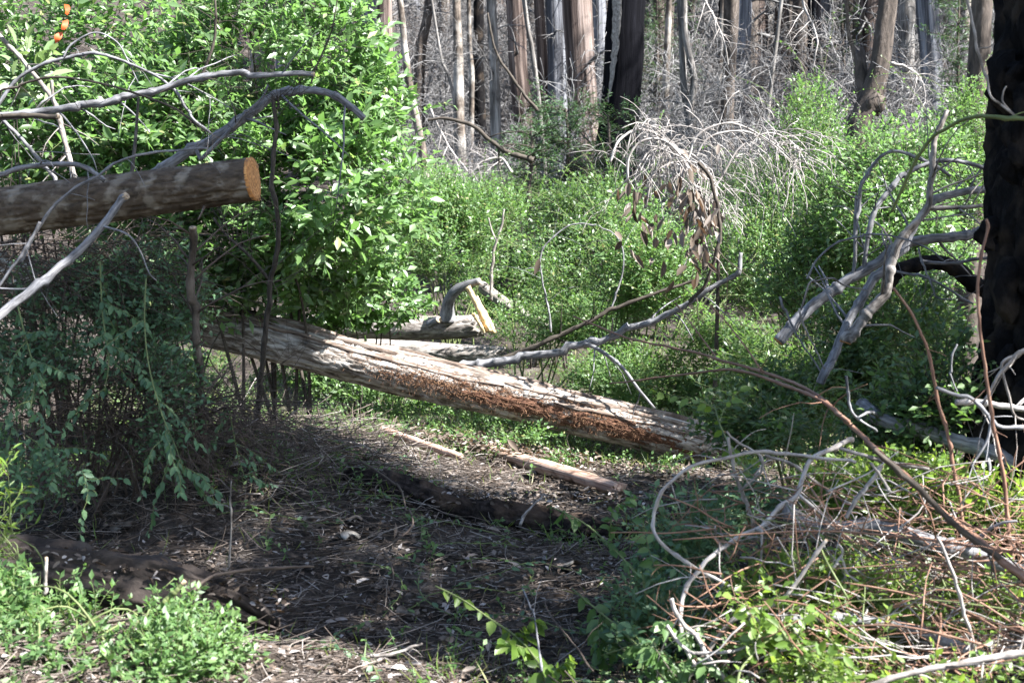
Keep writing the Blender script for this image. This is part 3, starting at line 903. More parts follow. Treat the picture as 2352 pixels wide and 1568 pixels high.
for k in range(40):   # plates of cracked bark standing proud of the trunk
    zc = rng.uniform(.3, 3.2); th0 = rng.uniform(-3.0, -1.2)
    hh = rng.uniform(.05, .16); ww = rng.uniform(.06, .15)
    mb = MB(); n1, n2 = 7, 6
    rows = []
    for i in range(n1):
        for j in range(n2):
            v = (i / (n1 - 1) - .5) * 2; u = (j / (n2 - 1) - .5) * 2
            edge = (1 - abs(v) ** 4) * (1 - abs(u) ** 4)
            a = th0 + u * ww * (1 - .25 * v * v) + .03 * math.sin(v * 5 + k)
            r_ = .445 + .02 * edge - .05 * (1 - edge) + .02 * vnoise(np.array([i * .9, j * .9, float(k)]), 3)
            rows.append([bx + .02 + r_ * math.cos(a), by + r_ * math.sin(a), zc + v * hh])
    ii = np.arange(n1 * n2).reshape(n1, n2)
    mb.add(np.array(rows), [np.stack([ii[:-1, :-1], ii[:-1, 1:], ii[1:, 1:], ii[1:, :-1]], -1).reshape(-1, 4)], np.array(rows))
    mb.build('bark_plate', M['char'], t)

# trunks far up the hillside, one shape copied with its parts
def copy_thing(src, loc, rz, s, label=None):
    c = src.copy(); COL.objects.link(c)
    c.location = [float(v) for v in loc]; c.rotation_euler = (0, 0, rz); c.scale = (s, s, s)
    if label:
        c["label"] = label
    for ch in list(src.children):
        d = ch.copy(); COL.objects.link(d); d.parent = c
        for g2 in ch.children:
            e = g2.copy(); COL.objects.link(e); e.parent = d
    return c

far_src = []
for k, mt in enumerate(('bark_tree', 'bark_tree_dark', 'char_pale', 'redwood_grey', 'redwood')):
    t = thing('far_tree', "slender bare trunk far up the hazy slope", 'tree', (0, 0, 0), 'far trunks on the slope')
    H = 13
    P = spline([(0, 0, -.5), (rng.normal() * .12, 0, 3), (rng.normal() * .25, .1, 7), (rng.normal() * .4, 0, H)], 40)
    rr = (.11, .15, .09, .24, .28)[k]
    log_mesh(P, np.linspace(rr * 1.25, rr * .6, 40), 14, lambda u, ct, st: rr * .2 * fbm(np.stack([ct * 2.5, st * 2.5, u * .6], -1), 3, 50 + k), k).build('trunk', M[mt], t, smooth=True)
    Q, RR = grow(P[None, 3:], np.full((1, 37), rr), 9, 1.4, .5, .95, 6, .05, .2, 0, .9, wob=.2)
    Q2, R2 = grow(Q, RR, 7, .6, .5, .8, 5, .07, .5, wob=.2)
    Q3, R3 = grow(Q2, R2, 2, .3, .5, .8, 4, .07, .6, wob=.2)
    mb = MB(); mb.tubes(Q, np.maximum(RR, .008), 4); mb.tubes(Q2, np.maximum(R2, .005), 3); mb.tubes(Q3, np.maximum(R3, .004), 3)
    mb.build('bare_crown', M['dead_twig'], t, kind='stuff')
    far_src.append(t)
spots = []
for k in range(130):
    d = rng.uniform(27, 45) if k % 2 else rng.uniform(40, 75)
    half = d * .40
    x = rng.uniform(-half * .45, half)
    spots.append((x, d))
for k, (x, d) in enumerate(spots):
    src = far_src[k % 5]
    loc = (x, d, float(terrain(x, d)))
    if k < 5:
        src.location = loc; src.rotation_euler = (0, 0, rng.uniform(0, 6.28))
    else:
        copy_thing(src, loc, rng.uniform(0, 6.28), rng.uniform(.75, 1.25))

# leafless grey brush on the slope
brush_src = []
for k in range(5):
    t = thing('dead_shrub', "leafless grey shrub in the twig tangle on the slope", 'shrub', (0, 0, 0), 'leafless grey shrubs on the slope')
    n0 = 9
    b = np.zeros((n0, 6, 3)); dirs = nrm(np.column_stack([rng.normal(size=n0) * .45, rng.normal(size=n0) * .45, np.ones(n0)]))
    b[:, 0, 2] = -.2
    b[:, 0, :2] = rng.normal(size=(n0, 2)) * .15
    for j in range(1, 6):
        b[:, j] = b[:, j - 1] + dirs * rng.uniform(.32, .6, n0)[:, None]
        dirs = nrm(dirs + rnd(n0) * .16)
    R0 = .016 * np.linspace(1, .4, 6)[None].repeat(n0, 0)
    for q, r_ in zip(b, R0):
        mb = MB(); mb.tube(q, r_, 5); mb.build('stem', M['dead_twig'], t, smooth=True)
    Q, RR = grow(b, R0, 11, .75, .5, .85, 6, .07, .5, .15, 1, wob=.22)
    Q2, R2 = grow(Q, RR, 5, .4, .5, .85, 4, .1, .6, wob=.22)
    Q3, R3 = grow(Q2, R2, 2, .2, .5, .85, 3, .1, .6, wob=.2)
    mb = MB(); mb.tubes(Q, np.maximum(RR, .004), 3); mb.tubes(Q2, np.maximum(R2, .0032), 3); mb.tubes(Q3, np.maximum(R3, .0028), 3)
    mb.build('fine_twigs', M[('dead_twig', 'dead_twig_pale', 'dead_twig_brown', 'dead_twig_pale', 'dead_twig')[k]], t, kind='stuff')
    brush_src.append(t)
near_spots = [(rng.uniform(.10, .345), rng.uniform(18.5, 27)) for k in range(20)] + [(rng.uniform(-.075, .0), rng.uniform(18, 23)) for k in range(9)]
for k, (f, d) in enumerate(near_spots):
    copy_thing(brush_src[k % 5], (f * d, d, float(terrain(f * d, d))), rng.uniform(0, 6.28), rng.uniform(.5, .8) if f < .05 else rng.uniform(.8, 1.5))
for k in range(95):
    d = 27.5 + 34 * rng.uniform() ** 1.4
    x = rng.uniform(-.12, .40) * d
    src = brush_src[k % 5]
    loc = (x, d, float(terrain(x, d)))
    if k < 5:
        src.location = loc
    else:
        copy_thing(src, loc, rng.uniform(0, 6.28), rng.uniform(.5, 1.7))

# green conifer sprays on the slope
def conifer(label, pts, size, n, base):
    t = thing('young_conifer', label, 'conifer', base, 'young conifers on the slope')
    b = np.array(base)
    top = px2(pts)
    P = spline([b - [0, 0, .1], *top], 24)
    mb = MB(); mb.tube(P, np.linspace(.06, .012, 24), 8); mb.build('trunk', M['bark_tree_dark'], t, smooth=True)
    Q, RR = grow(P[None], np.full((1, 24), .03), n, size, .4, 1.0, 6, .06, .3, .1, 1, wob=.1)
    mb = MB(); mb.tubes(Q, np.maximum(RR, .003), 3)
    Q2, R2 = grow(Q, RR, 9, size * .35, .4, .8, 4, .08, .5, .1, 1, wob=.1)
    mb.tubes(Q2, np.maximum(R2, .002), 3)
    mb.build('limbs', M['bark_dark'], t, kind='stuff')
    p, d, nn, L, W = leaves_on(Q2, 12, .055, .014, .9, .8, 0, .3)
    mb = MB(); mb.leaves(p, d, nn, L, W, 'far'); mb.build('crown', M['needle'], t, kind='stuff')
conifer("dark green conifer right of the thick burnt trunk", [(1512, 330, 25.5), (1510, 150, 25.5), (1508, -60, 25.5)], .85, 90, ground_under(1512, 330, 25.5))
conifer("sunlit green conifer glimpsed left of the big charred trunk", [(2205, 300, 21), (2200, 130, 21), (2205, -60, 21)], .5, 60, ground_under(2205, 330, 21))
conifer("small dark conifer behind the forked trunk", [(1940, 200, 27), (1936, 100, 27), (1934, 20, 27)], .6, 45, ground_under(1940, 330, 27))
conifer("young dark green conifer at the foot of the broad redwood", [(1300, 440, 18.5), (1305, 340, 18.5), (1300, 250, 18.5)], .55, 70, ground_under(1300, 470, 18.5))
conifer("young dark green conifer at the foot of the burnt trunk", [(1390, 440, 18), (1400, 350, 18), (1396, 260, 18)], .45, 60, ground_under(1390, 470, 18))
conifer("young dark green conifer at the foot of the leftmost redwood", [(1215, 450, 18), (1222, 370, 18), (1220, 300, 18)], .45, 55, ground_under(1215, 470, 18))

# ------------------------------------------------------------------ fallen logs
def bark_relief(depth, fa, fl, seed):
    """Long furrows with broken plates between them."""
    def f(u, ct, st):
        w = .35 * fbm(np.stack([ct * 2, st * 2, u * 1.5], -1), 3, seed + 9)
        a = fbm(np.stack([(ct + w) * fa, (st + w) * fa, u * fl], -1), 4, seed)
        crack = np.clip(1 - np.abs(a) / .07, 0, 1)
        b = fbm(np.stack([ct * fa * .8, st * fa * .8, u * fl * 4], -1), 3, seed + 3)
        cross = np.clip(1 - np.abs(b) / .035, 0, 1) * .6
        big = fbm(np.stack([ct * 1.1, st * 1.1, u * .9], -1), 2, seed + 5)
        return depth * (-1.5 * np.maximum(crack, cross) + .7 * b + 1.4 * big)
    return f

# the long log across the clearing
D = 9.6
axis_pts = [(-160, 588, 10.1), (150, 664, 9.95), (480, 744, 9.75), (684, 793, D), (800, 826, D), (1142, 911, D), (1449, 980, D), (1620, 1022, D), (1700, 1040, D)]
P = spline(px2(axis_pts), 420)
Rl = np.interp(np.linspace(0, 1, 420), [0, .4, .95, 1], [.16, .152, .138, .09]) 
log = thing('fallen_log', "long fallen log with furrowed bark slanting across the middle of the clearing", 'log', P[-1])
log_mesh(P, Rl, 96, bark_relief(.017, 3.8, 1.3, 41), 1, jag1=.06).build('trunk', M['bark_log'], log, smooth=False)
T_, A_, B_ = frames(P)
def on_log(k, ang, off):
    d = A_[k] * math.cos(ang) + B_[k] * math.sin(ang)
    return P[k] + d * (Rl[k] + off), d
# which angle faces up / to the camera
up_ang = math.atan2(np.dot(B_[250], [0, 0, 1.0]), np.dot(A_[250], [0, 0, 1.0]))
fr_ang = math.atan2(np.dot(B_[250], [0, -1.0, 0]), np.dot(A_[250], [0, -1.0, 0]))
sg = 1 if ((fr_ang - up_ang + math.pi) % (2 * math.pi) - math.pi) > 0 else -1
def ridge(k0, k1, a0, a1, w, h, seed, mat='bark_strip'):
    """A long strip of bark lifting off the log: a closed ribbon with its own thickness."""
    n = max(10, (k1 - k0) // 2)
    rows = []; gr = []
    for i in range(n):
        f = i / (n - 1)
        k = int(k0 + (k1 - k0) * f)
        a = up_ang + sg * (a0 + (a1 - a0) * f + .10 * fbm(np.array([f * 6, seed, 0.0]), 2, seed))
        ww = w * (1 + .6 * fbm(np.array([f * 12, seed, 4.0]), 3, seed)) * min(1, 6 * f + .15, 6 * (1 - f) + .15)
        hh = h * (1 + .8 * fbm(np.array([f * 9, seed, 8.0]), 3, seed + 1))
        for (da, off) in ((-1, -.012), (-.75, hh * .7), (0, hh * 1.15), (.75, hh * .9), (1, -.012)):
            p, _ = on_log(k, a + da * ww / Rl[k], off)
            rows.append(p); gr.append([da * ww, seed, k * .012])
    ii = np.arange(n * 5).reshape(n, 5)
    mb = MB(); mb.add(np.array(rows), [np.stack([ii[:-1, :-1], ii[:-1, 1:], ii[1:, 1:], ii[1:, :-1]], -1).reshape(-1, 4)], np.array(gr))
    mb.build('bark_strip', M[mat], log)
ridge(215, 400, .30, -.05, .022, .016, 1)
ridge(240, 330, .05, -.30, .016, .02, 2)
ridge(150, 260, .55, .35, .02, .014, 3)
ridge(120, 215, .15, .05, .024, .014, 4)
ridge(300, 410, .75, .60, .018, .012, 5)
ridge(170, 300, .95, .95, .02, .012, 6)
ridge(255, 400, -.25, -.45, .02, .018, 7)
ridge(110, 190, .85, .75, .02, .014, 8)
ridge(325, 400, 1.15, 1.1, .016, .012, 9)
# short plates of bark, one by one
for k in range(70):
    kk = int(rng.uniform(100, 405)); a = up_ang + sg * rng.uniform(-.3, 1.9)
    L_ = rng.uniform(.05, .16); W_ = rng.uniform(.016, .034)
    n1, n2 = 6, 4
    rows = []; gr = []
    Lk = np.linalg.norm(P[1] - P[0])
    for i in range(n1):
        for j in range(n2):
            v = (i / (n1 - 1) - .5) * 2; u = (j / (n2 - 1) - .5) * 2
            k2 = kk + v * L_ / 2 / Lk
            k2i = int(np.clip(k2, 0, 419))
            p, _ = on_log(k2i, a + u * W_ / Rl[k2i] * (1 - .35 * v * v), .009 * (1 - u * u * .9) * (1 - abs(v) ** 4) - .004 + .004 * v)
            p = p + T_[k2i] * ((k2 - k2i) * Lk)
            rows.append(p); gr.append([u * W_, k, v * L_])
    ii = np.arange(n1 * n2).reshape(n1, n2)
    mb = MB(); mb.add(np.array(rows), [np.stack([ii[:-1, :-1], ii[:-1, 1:], ii[1:, 1:], ii[1:, :-1]], -1).reshape(-1, 4)], np.array(gr))
    mb.build('bark_plate', M['bark_log'], log)
# bare red inner bark where the outer bark has come away
def bare(k0, k1, a0, a1, seed):
    n1, n2 = (k1 - k0), 26
    rows = []; gr = []; keep = np.zeros((n1, n2), bool)
    for i in range(n1):
        for j in range(n2):
            f = i / (n1 - 1); g_ = j / (n2 - 1)
            e = min(f, 1 - f, g_, 1 - g_)
            k = k0 + i
            a = up_ang + sg * (a0 + (a1 - a0) * g_)
            nz = fbm(np.array([i * .12, j * .25, seed * 5.0]), 4, seed)
            keep[i, j] = e + nz * .45 > .10
            p, _ = on_log(k, a, .010 + .014 * fbm(np.array([i * .5, j * .8, seed * 2.0]), 3, seed + 3))
            rows.append(p); gr.append([j * .018, seed, k * .015])
    ii = np.arange(n1 * n2).reshape(n1, n2)
    q = np.stack([ii[:-1, :-1], ii[:-1, 1:], ii[1:, 1:], ii[1:, :-1]], -1)
    m_ = keep[:-1, :-1] & keep[1:, :-1] & keep[:-1, 1:] & keep[1:, 1:]
    mb = MB(); mb.add(np.array(rows), [q[m_]], np.array(gr))
    mb.build('inner_bark', M['inner_bark'], log)
bare(275, 335, 1.15, 2.05, 3)
bare(330, 404, 1.2, 2.15, 4)
# shaggy red fibres hanging on the near side
n = 3600
kk = np.clip(rng.choice([255, 275, 300, 330, 350, 375], n) + rng.normal(size=n) * 13, 200, 410).astype(int)
aa = up_ang + sg * np.clip(rng.normal(1.5, .32, n), .3, 2.4)
d_ = A_[kk] * np.cos(aa)[:, None] + B_[kk] * np.sin(aa)[:, None]
p0 = P[kk] + d_ * (Rl[kk] + .002)[:, None]
dr = nrm(T_[kk] * rng.normal(size=(n, 1)) * .9 + d_ * .45 + rnd(n) * .4 + np.array([0, 0, -.35]))
Q = np.empty((n, 3, 3)); Q[:, 0] = p0
ln = rng.uniform(.012, .045, n)[:, None]
Q[:, 1] = p0 + dr * ln * .5; Q[:, 2] = Q[:, 1] + nrm(dr + rnd(n) * .5 + np.array([0, 0, -.4])) * ln * .5
mb = MB(); mb.tubes(Q, np.full((n, 3), .0016) * np.array([1.3, 1, .4]), 3, cap=False)
mb.build('bark_fibres', M['fibre'], log, kind='stuff')

# pale log lying behind it
t = thing('fallen_log', "pale bleached log lying level just behind the long furrowed log", 'log', at(1130, 820, 11.6))
log_mesh(spline([at(760, 806, 11.8), at(900, 806, 11.7), at(1030, 812, 11.6), at(1150, 818, 11.5)], 120), np.linspace(.10, .085, 120), 60, bark_relief(.008, 4, 2.2, 61), 2, jag1=.05).build('trunk', M['bark_pale'], t)

# the broken log with a curved stub
t = thing('broken_log', "pale broken log with a curved stub branch and a jagged end, beyond the furrowed log", 'log', at(1090, 765, 12.6))
log_mesh(spline([at(560, 752, 12.9), at(760, 752, 12.7), at(960, 753, 12.6), at(1040, 752, 12.55), at(1092, 748, 12.5)], 130), np.linspace(.12, .105, 130), 60, bark_relief(.01, 3.6, 2.0, 71), 3, jag1=.12).build('trunk', M['bark_pale'], t)
Q = spline([at(1027, 735, 12.5), at(1030, 695, 12.45), at(1045, 670, 12.4), at(1070, 655, 12.35), at(1102, 645, 12.3)], 30)
log_mesh(Q, np.linspace(.06, .03, 30) + .02 * np.exp(-np.linspace(0, 8, 30)), 16, lambda u, ct, st: .008 * fbm(np.stack([ct * 2, st * 2, u * 8], -1), 3, 3), 6).build('stub_branch', M['bark_grey'], t, smooth=True)
disc(Q[-1], Q[-1] - Q[-2], .028, 'cut_wood_pale', t)
Q = spline([at(985, 745, 12.45), at(1000, 738, 12.4), at(1008, 734, 12.35)], 8)
mb = MB(); mb.tube(Q, np.linspace(.035, .03, 8), 12); mb.build('sawn_knot', M['bark_grey'], t, smooth=True)
disc(Q[-1], Q[-1] - Q[-2], .028, 'cut_wood_pale', t)

# fresh splinters of split wood standing at the break
def shard(pts, w0, w1, th, mat, parent, nm='splinter', seed=1, lie=None):
    Pc = spline(px2(pts), 22)
    if lie is not None:      # rests along the ground
        e = [ground_at(x, y, lie) for x, y, _ in pts]
        Pc = spline([e[0], e[-1]], 22)
        Pc[:, 2] += max(0, float(np.max(terrain(Pc[:, 0], Pc[:, 1]) + lie * .6 - Pc[:, 2])))
    T2, A2, B2 = frames(Pc)
    rows = []; gr = []
    for k in range(22):
        f = k / 21
        w = (w0 + (w1 - w0) * f) * (1 + .35 * fbm(np.array([f * 7, seed, 0.0]), 3, seed)); h = th * (1 + .3 * fbm(np.array([f * 9, seed, 5.0]), 2, seed))
        for (x, y) in ((-1, -.5), (-.6, .55), (.1, .8), (.7, .45), (1, -.4), (.1, -.8)):
            s_ = 1 + .25 * vnoise(np.array([f * 14, x * 3, y * 3.0 + seed]), seed)
            rows.append(Pc[k] + A2[k] * x * w * s_ + B2[k] * y * h * s_)
            gr.append([x * w, y * h + seed, f * 1.2])
    ii = np.arange(22 * 6).reshape(22, 6); nx3 = np.roll(ii, -1, 1)
    mb = MB(); mb.add(np.array(rows), [np.stack([ii[:-1], nx3[:-1], nx3[1:], ii[1:]], -1).reshape(-1, 4), ii[0:1, ::-1], ii[-1:]], np.array(gr))
    return mb.build(nm, M[mat], parent)
t = thing('split_wood', "upright wedge of fresh yellow split wood beside the broken log's end", 'wood', at(1125, 760, 12.2))
shard([(1074, 658, 12.25), (1098, 705, 12.25), (1124, 762, 12.2)], .022, .05, .035, 'fresh_wood', t, seed=2)
shard([(1092, 682, 12.3), (1112, 720, 12.3), (1135, 765, 12.3)], .008, .04, .03, 'fresh_wood', t, seed=5)
shard([(1086, 720, 12.18), (1100, 740, 12.18), (1112, 764, 12.18)], .006, .035, .02, 'fresh_wood', t, seed=7)

t = thing('fallen_log', "short grey log with a broken stub, past the yellow split wood", 'log', at(1195, 718, 13.4))
log_mesh(spline([at(1108, 660, 13.8), at(1150, 690, 13.6), at(1200, 722, 13.4), at(1260, 752, 13.2)], 60), np.linspace(.06, .05, 60), 36, bark_relief(.006, 4, 3, 81), 3, jag0=.05).build('trunk', M['bark_pale'], t)
mb = MB(); mb.tube(spline([at(1185, 712, 13.4), at(1183, 690, 13.35), at(1192, 678, 13.3)], 10), np.linspace(.03, .015, 10), 8); mb.build('stub_branch', M['bark_pale'], t, smooth=True)

# red split pieces on the ground
t = thing('split_log', "long pinkish split log half sunk in the litter below the furrowed log", 'log', ground_at(1400, 1150))
shard([(1088, 1046, 8.75), (1180, 1074, 8.6), (1290, 1110, 8.45), (1420, 1152, 8.3)], .085, .06, .05, 'redwood_split', t, 'timber', 11, .07)
t = thing('split_log', "narrow red sliver of split wood leaning along the pinkish split log", 'log', ground_at(1215, 1075))
shard([(1050, 1020, 9.0), (1120, 1045, 8.9), (1215, 1078, 8.75)], .028, .018, .025, 'redwood_split', t, 'timber', 13, .06)
t = thing('split_log', "thin dark red splinter lying in grass left of the pinkish split log", 'log', ground_at(1050, 1066))
shard([(875, 1004, 9.1), (960, 1034, 8.95), (1060, 1068, 8.8)], .034, .024, .03, 'redwood_split', t, 'timber', 17, .05)

# rotten log in the foreground shade, and the charred one beyond
t = thing('rotten_log', "dark rotten log sunk in the shaded litter above the lower left leaves", 'log', ground_at(300, 1400))
P2 = spline([at(-60, 1308, 5.35), at(120, 1312, 5.3), at(330, 1342, 5.25), at(520, 1388, 5.2), at(640, 1440, 5.15)], 150)
def rotrel(u, ct, st):
    a = np.abs(fbm(np.stack([ct * 3.5, st * 3.5, u * 1.6], -1), 4, 92))
    h = fbm(np.stack([ct * 7, st * 7, u * 9], -1), 4, 93)
    pit = np.clip(fbm(np.stack([ct * 2.5, st * 2.5, u * 4], -1), 3, 94) - .12, 0, 1)
    return .05 * fbm(np.stack([ct * 1.8, st * 1.8, u * 2.6], -1), 4, 91) - .05 * a + .03 * h - .16 * pit
P2 = spline(P2, 230)
log_mesh(P2, np.interp(np.linspace(0, 1, 230), [0, .6, .85, 1], [.14, .125, .09, .02]), 64, rotrel, 4).build('trunk', M['rot'], t, smooth=False)
t = thing('charred_log', "black charred log crumbling in the litter below the pinkish split log", 'log', ground_at(1130, 1190))
P2 = spline([at(790, 1165, 7.35), at(960, 1160, 7.3), at(1130, 1166, 7.3), at(1300, 1160, 7.3), at(1470, 1176, 7.2)], 150)
def charrel(u, ct, st):
    return .04 * fbm(np.stack([ct * 1.5, st * 1.5, u * 3], -1), 4, 95) + .03 * fbm(np.stack([ct * 5, st * 5, u * 9], -1), 4, 96) - .02 * np.abs(fbm(np.stack([ct * 4, st * 4, u * 14], -1), 3, 97))
P2 = spline(P2, 220)
P2[:, 2] = terrain(P2[:, 0], P2[:, 1]) + .035
log_mesh(P2, np.interp(np.linspace(0, 1, 220), [0, .2, .8, 1], [.02, .085, .08, .02]), 56, charrel, 4).build('trunk', M['char_brown'], t, smooth=False)

# the sawn trunk that juts in from the left, still carried by its stump beyond the frame
cl = thing('cut_log', "sawn brown log with an orange cut face jutting in above the shaded brush", 'log', at(-900, 600, 7.2) * [1, 1, 0] + [0, 0, float(terrain(*at(-900, 600, 7.2)[:2]))])
P3 = spline([at(-900, 606, 6.55), at(-400, 540, 6.42), at(0, 487, 6.3), at(300, 450, 6.23), at(582, 411, 6.16)], 230)
log_mesh(P3, np.interp(np.linspace(0, 1, 230), [0, .6, 1], [.125, .105, .098]), 84, bark_relief(.010, 4.5, 3.0, 101), 5).build('trunk', M['bark_cut'], cl, smooth=True)
disc(P3[-1], P3[-1] - P3[-6], .096, 'cut_wood', cl, 5)
sx, sy = P3[0][0], P3[0][1]
zst = np.linspace(float(terrain(sx, sy)) - .2, P3[0][2] + .1, 40)
log_mesh(np.stack([np.full(40, sx), np.full(40, sy), zst], 1), np.linspace(.24, .16, 40), 40, bark_relief(.01, 3, 2, 105), 6, jag1=.15).build('stump', M['bark_cut'], cl, smooth=True)
mb = MB(); mb.tube(spline([at(470, 474, 6.12), at(463, 490, 6.05), at(455, 505, 6.05)], 8), np.linspace(.007, .003, 8), 6); mb.build('bark_flap', M['bark_strip'], cl)
mb = MB(); mb.tube(spline([at(298, 432, 6.24), at(305, 380, 6.3), at(313, 300, 6.5), at(318, 225, 6.6)], 20), np.linspace(.01, .006, 20), 7); mb.build('side_stem', M['bark_dark'], cl, smooth=True)

# ------------------------------------------------------------------ branches, middle
branch("smooth grey limb rising from behind the furrowed log towards the right", [(1040, 846, 9.85), (1108, 838, 9.85), (1203, 822, 9.8), (1313, 798, 9.7), (1415, 767, 9.6), (1518, 726, 9.5), (1606, 682, 9.4), (1690, 630, 9.3), (1702, 580, 9.3)], .034, .014, 'bark_grey',
       subs=[([(1338, 792, 9.68), (1361, 795, 9.6), (1422, 836, 9.5), (1467, 894, 9.4), (1504, 938, 9.4)], .016, .008)], twigs=7, tlen=.3)
branch("darker thin limb lying behind the smooth grey limb", [(1150, 826, 10.3), (1262, 781, 10.3), (1381, 722, 10.3), (1419, 705, 10.3), (1600, 643, 10.3)], .02, .01, 'bark_dark', twigs=6, tlen=.3)
branch("thin bare stem bowed over beside the clump of dead leaves", [(1603, 373, 9.2), (1634, 410, 9.2), (1644, 462, 9.2), (1651, 536, 9.2), (1644, 585, 9.2), (1620, 654, 9.25), (1582, 692, 9.3)], .012, .012, 'bark_dark', twigs=8, tlen=.25)
branch("thin looping twig in the middle of the green thicket", [(1265, 763, 10.8), (1262, 722, 10.8), (1245, 640, 10.8), (1241, 592, 10.8), (1258, 558, 10.8), (1313, 517, 10.8), (1370, 515, 10.8)], .009, .005, 'bark_grey', twigs=6, tlen=.25)
branch("thin hooked twig hanging above the grey limb", [(1405, 705, 10.6), (1428, 640, 10.6), (1430, 585, 10.6), (1415, 545, 10.6), (1375, 517, 10.6)], .008, .004, 'bark_grey', twigs=5, tlen=.25)
branch("pale forked stem standing in the thicket left of centre", [(1128, 690, 12.5), (1130, 605, 12.5), (1141, 552, 12.5), (1152, 517, 12.5), (1158, 480, 12.5)], .016, .008, 'bark_pale', name='bare_sapling', cat='sapling', subs=[([(1140, 553, 12.5), (1130, 530, 12.5), (1122, 500, 12.5)], .01, .006)])
branch("long thin dark branch arching in front of the redwood trunks", [(983, 276, 15), (1026, 272, 15), (1085, 290, 15), (1125, 322, 15), (1170, 350, 15), (1225, 368, 15)], .014, .03, 'bark_dark', twigs=6, tlen=.4)
branch("black twig slanting across the leaning grey stem by the redwoods", [(1120, 30, 17), (1135, 110, 17), (1170, 170, 17), (1205, 220, 17), (1235, 255, 17)], .012, .02, 'bark_dark', twigs=4, tlen=.4)

# bleached dead boughs hanging in front of the slope
for lab, pts in (("bleached forked bough hanging down left of the forked trunk", [(1838, -60, 15.5), (1846, 10, 15.5), (1868, 60, 15.4), (1876, 110, 15.3), (1868, 160, 15.3)]),
                 ("pale bare bough arching below the forked trunk's burl", [(2045, 145, 15), (2090, 160, 15), (2118, 190, 15), (2126, 240, 15)]),
                 ("pale bare bough drooping over the slope right of the burnt trunk", [(1600, -30, 16), (1640, 40, 16), (1665, 100, 16), (1672, 150, 16)]),
                 ("pale bare bough lying low at the feet of the slender trunks", [(985, 240, 16), (1010, 300, 16), (1040, 350, 16), (1075, 395, 16)]),
                 ("pale bare bough bent beside the brightest pale trunk", [(1175, 395, 16), (1150, 365, 16), (1110, 372, 16), (1080, 400, 16)])):
    branch(lab, pts, .016, .007, 'pale_twig', twigs=14, tlen=.5, tgrav=.12, tr=.45, fine=6)
# arching dead branches with withered leaves
dead = thing('dead_branch', "bleached arching dead branches bent over in a tangle above withered leaves", 'branch', ground_under(1640, 690, 9.6))
arches = [
 [(1402, 372, 9.4), (1420, 325, 9.5), (1460, 298, 9.6), (1500, 304, 9.6), (1560, 345, 9.6), (1620, 420, 9.6)],
 [(1560, 440, 9.6), (1580, 362, 9.6), (1603, 308, 9.6), (1665, 284, 9.6), (1723, 301, 9.6), (1791, 342, 9.5), (1839, 390, 9.4)],
 [(1570, 470, 9.7), (1614, 328, 9.7), (1695, 301, 9.7), (1757, 321, 9.7), (1798, 352, 9.7), (1842, 392, 9.6)],
 [(1440, 420, 9.5), (1450, 350, 9.5), (1490, 318, 9.5), (1540, 330, 9.5), (1590, 400, 9.5), (1620, 520, 9.5)],
 [(1480, 480, 9.5), (1500, 400, 9.5), (1560, 370, 9.5), (1610, 380, 9.5), (1640, 430, 9.5)],
 [(1590, 520, 9.6), (1660, 400, 9.6), (1700, 340, 9.6), (1760, 308, 9.6), (1820, 330, 9.6), (1860, 392, 9.5)],
 [(1640, 540, 9.6), (1648, 440, 9.6), (1620, 380, 9.6), (1570, 345, 9.6), (1500, 345, 9.6), (1460, 400, 9.5)],
]
APs = []
for a in arches:
    q = spline(px2(a), 30) + .01 * rnd(30).cumsum(0) * .15
    mb = MB(); mb.tube(q, np.linspace(.010, .005, 30), 6); mb.build('arching_stem', M['pale_twig'], dead, smooth=True)
    APs.append(q)
q = spline([np.array(dead.location) - [0, 0, .05], at(1650, 600, 9.6), at(1640, 520, 9.6), at(1600, 420, 9.6)], 30)
mb = MB(); mb.tube(q, np.linspace(.018, .01, 30), 8); mb.build('stem', M['bark_dark'], dead, smooth=True)
AP = np.stack(APs)
Q, RR = grow(AP, np.full(AP.shape[:2], .006), 17, .36, .5, .75, 8, .22, .6, .05, 1, wob=.12)
mb = MB(); mb.tubes(Q, np.maximum(RR, .003), 4)
Q2, R2 = grow(Q, RR, 3, .2, .5, .7, 6, .25, .7, .1, 1, wob=.14)
mb.tubes(Q2, np.maximum(R2, .0022), 3)
mb.build('drooping_twigs', M['pale_twig'], dead, kind='stuff')
for k in range(120):
    cx, cy = (1595, 500) if k % 4 else (1470, 490)
    p = at(cx + rng.normal() * 30, cy + rng.normal() * 60, 9.3 + rng.normal() * .12)
    leaf_object(dead, p, np.array([rng.normal() * .5, rng.normal() * .5, -1]), rnd(1)[0] * [1, .6, .3] + [0, -.8, 0], rng.uniform(.07, .13), rng.uniform(.03, .06), 'curl', 'dead_leaf', 'withered_leaf')
o = leaf_object(None, at(1238, 592, 10.6), np.array([-.35, 0, -1]), np.array([.5, -1, .1]), .14, .05, 'curl', 'dead_leaf', 'withered_leaf')
tag(o, "single large brown leaf hanging from the looping twig", 'leaf')
o = leaf_object(None, at(1165, 1008, 8.9), np.array([.55, -.1, -.75]), np.array([.3, -.8, .5]), .11, .045, 'curl', 'dead_leaf', 'withered_leaf')
tag(o, "orange brown leaf caught under the furrowed log", 'leaf')

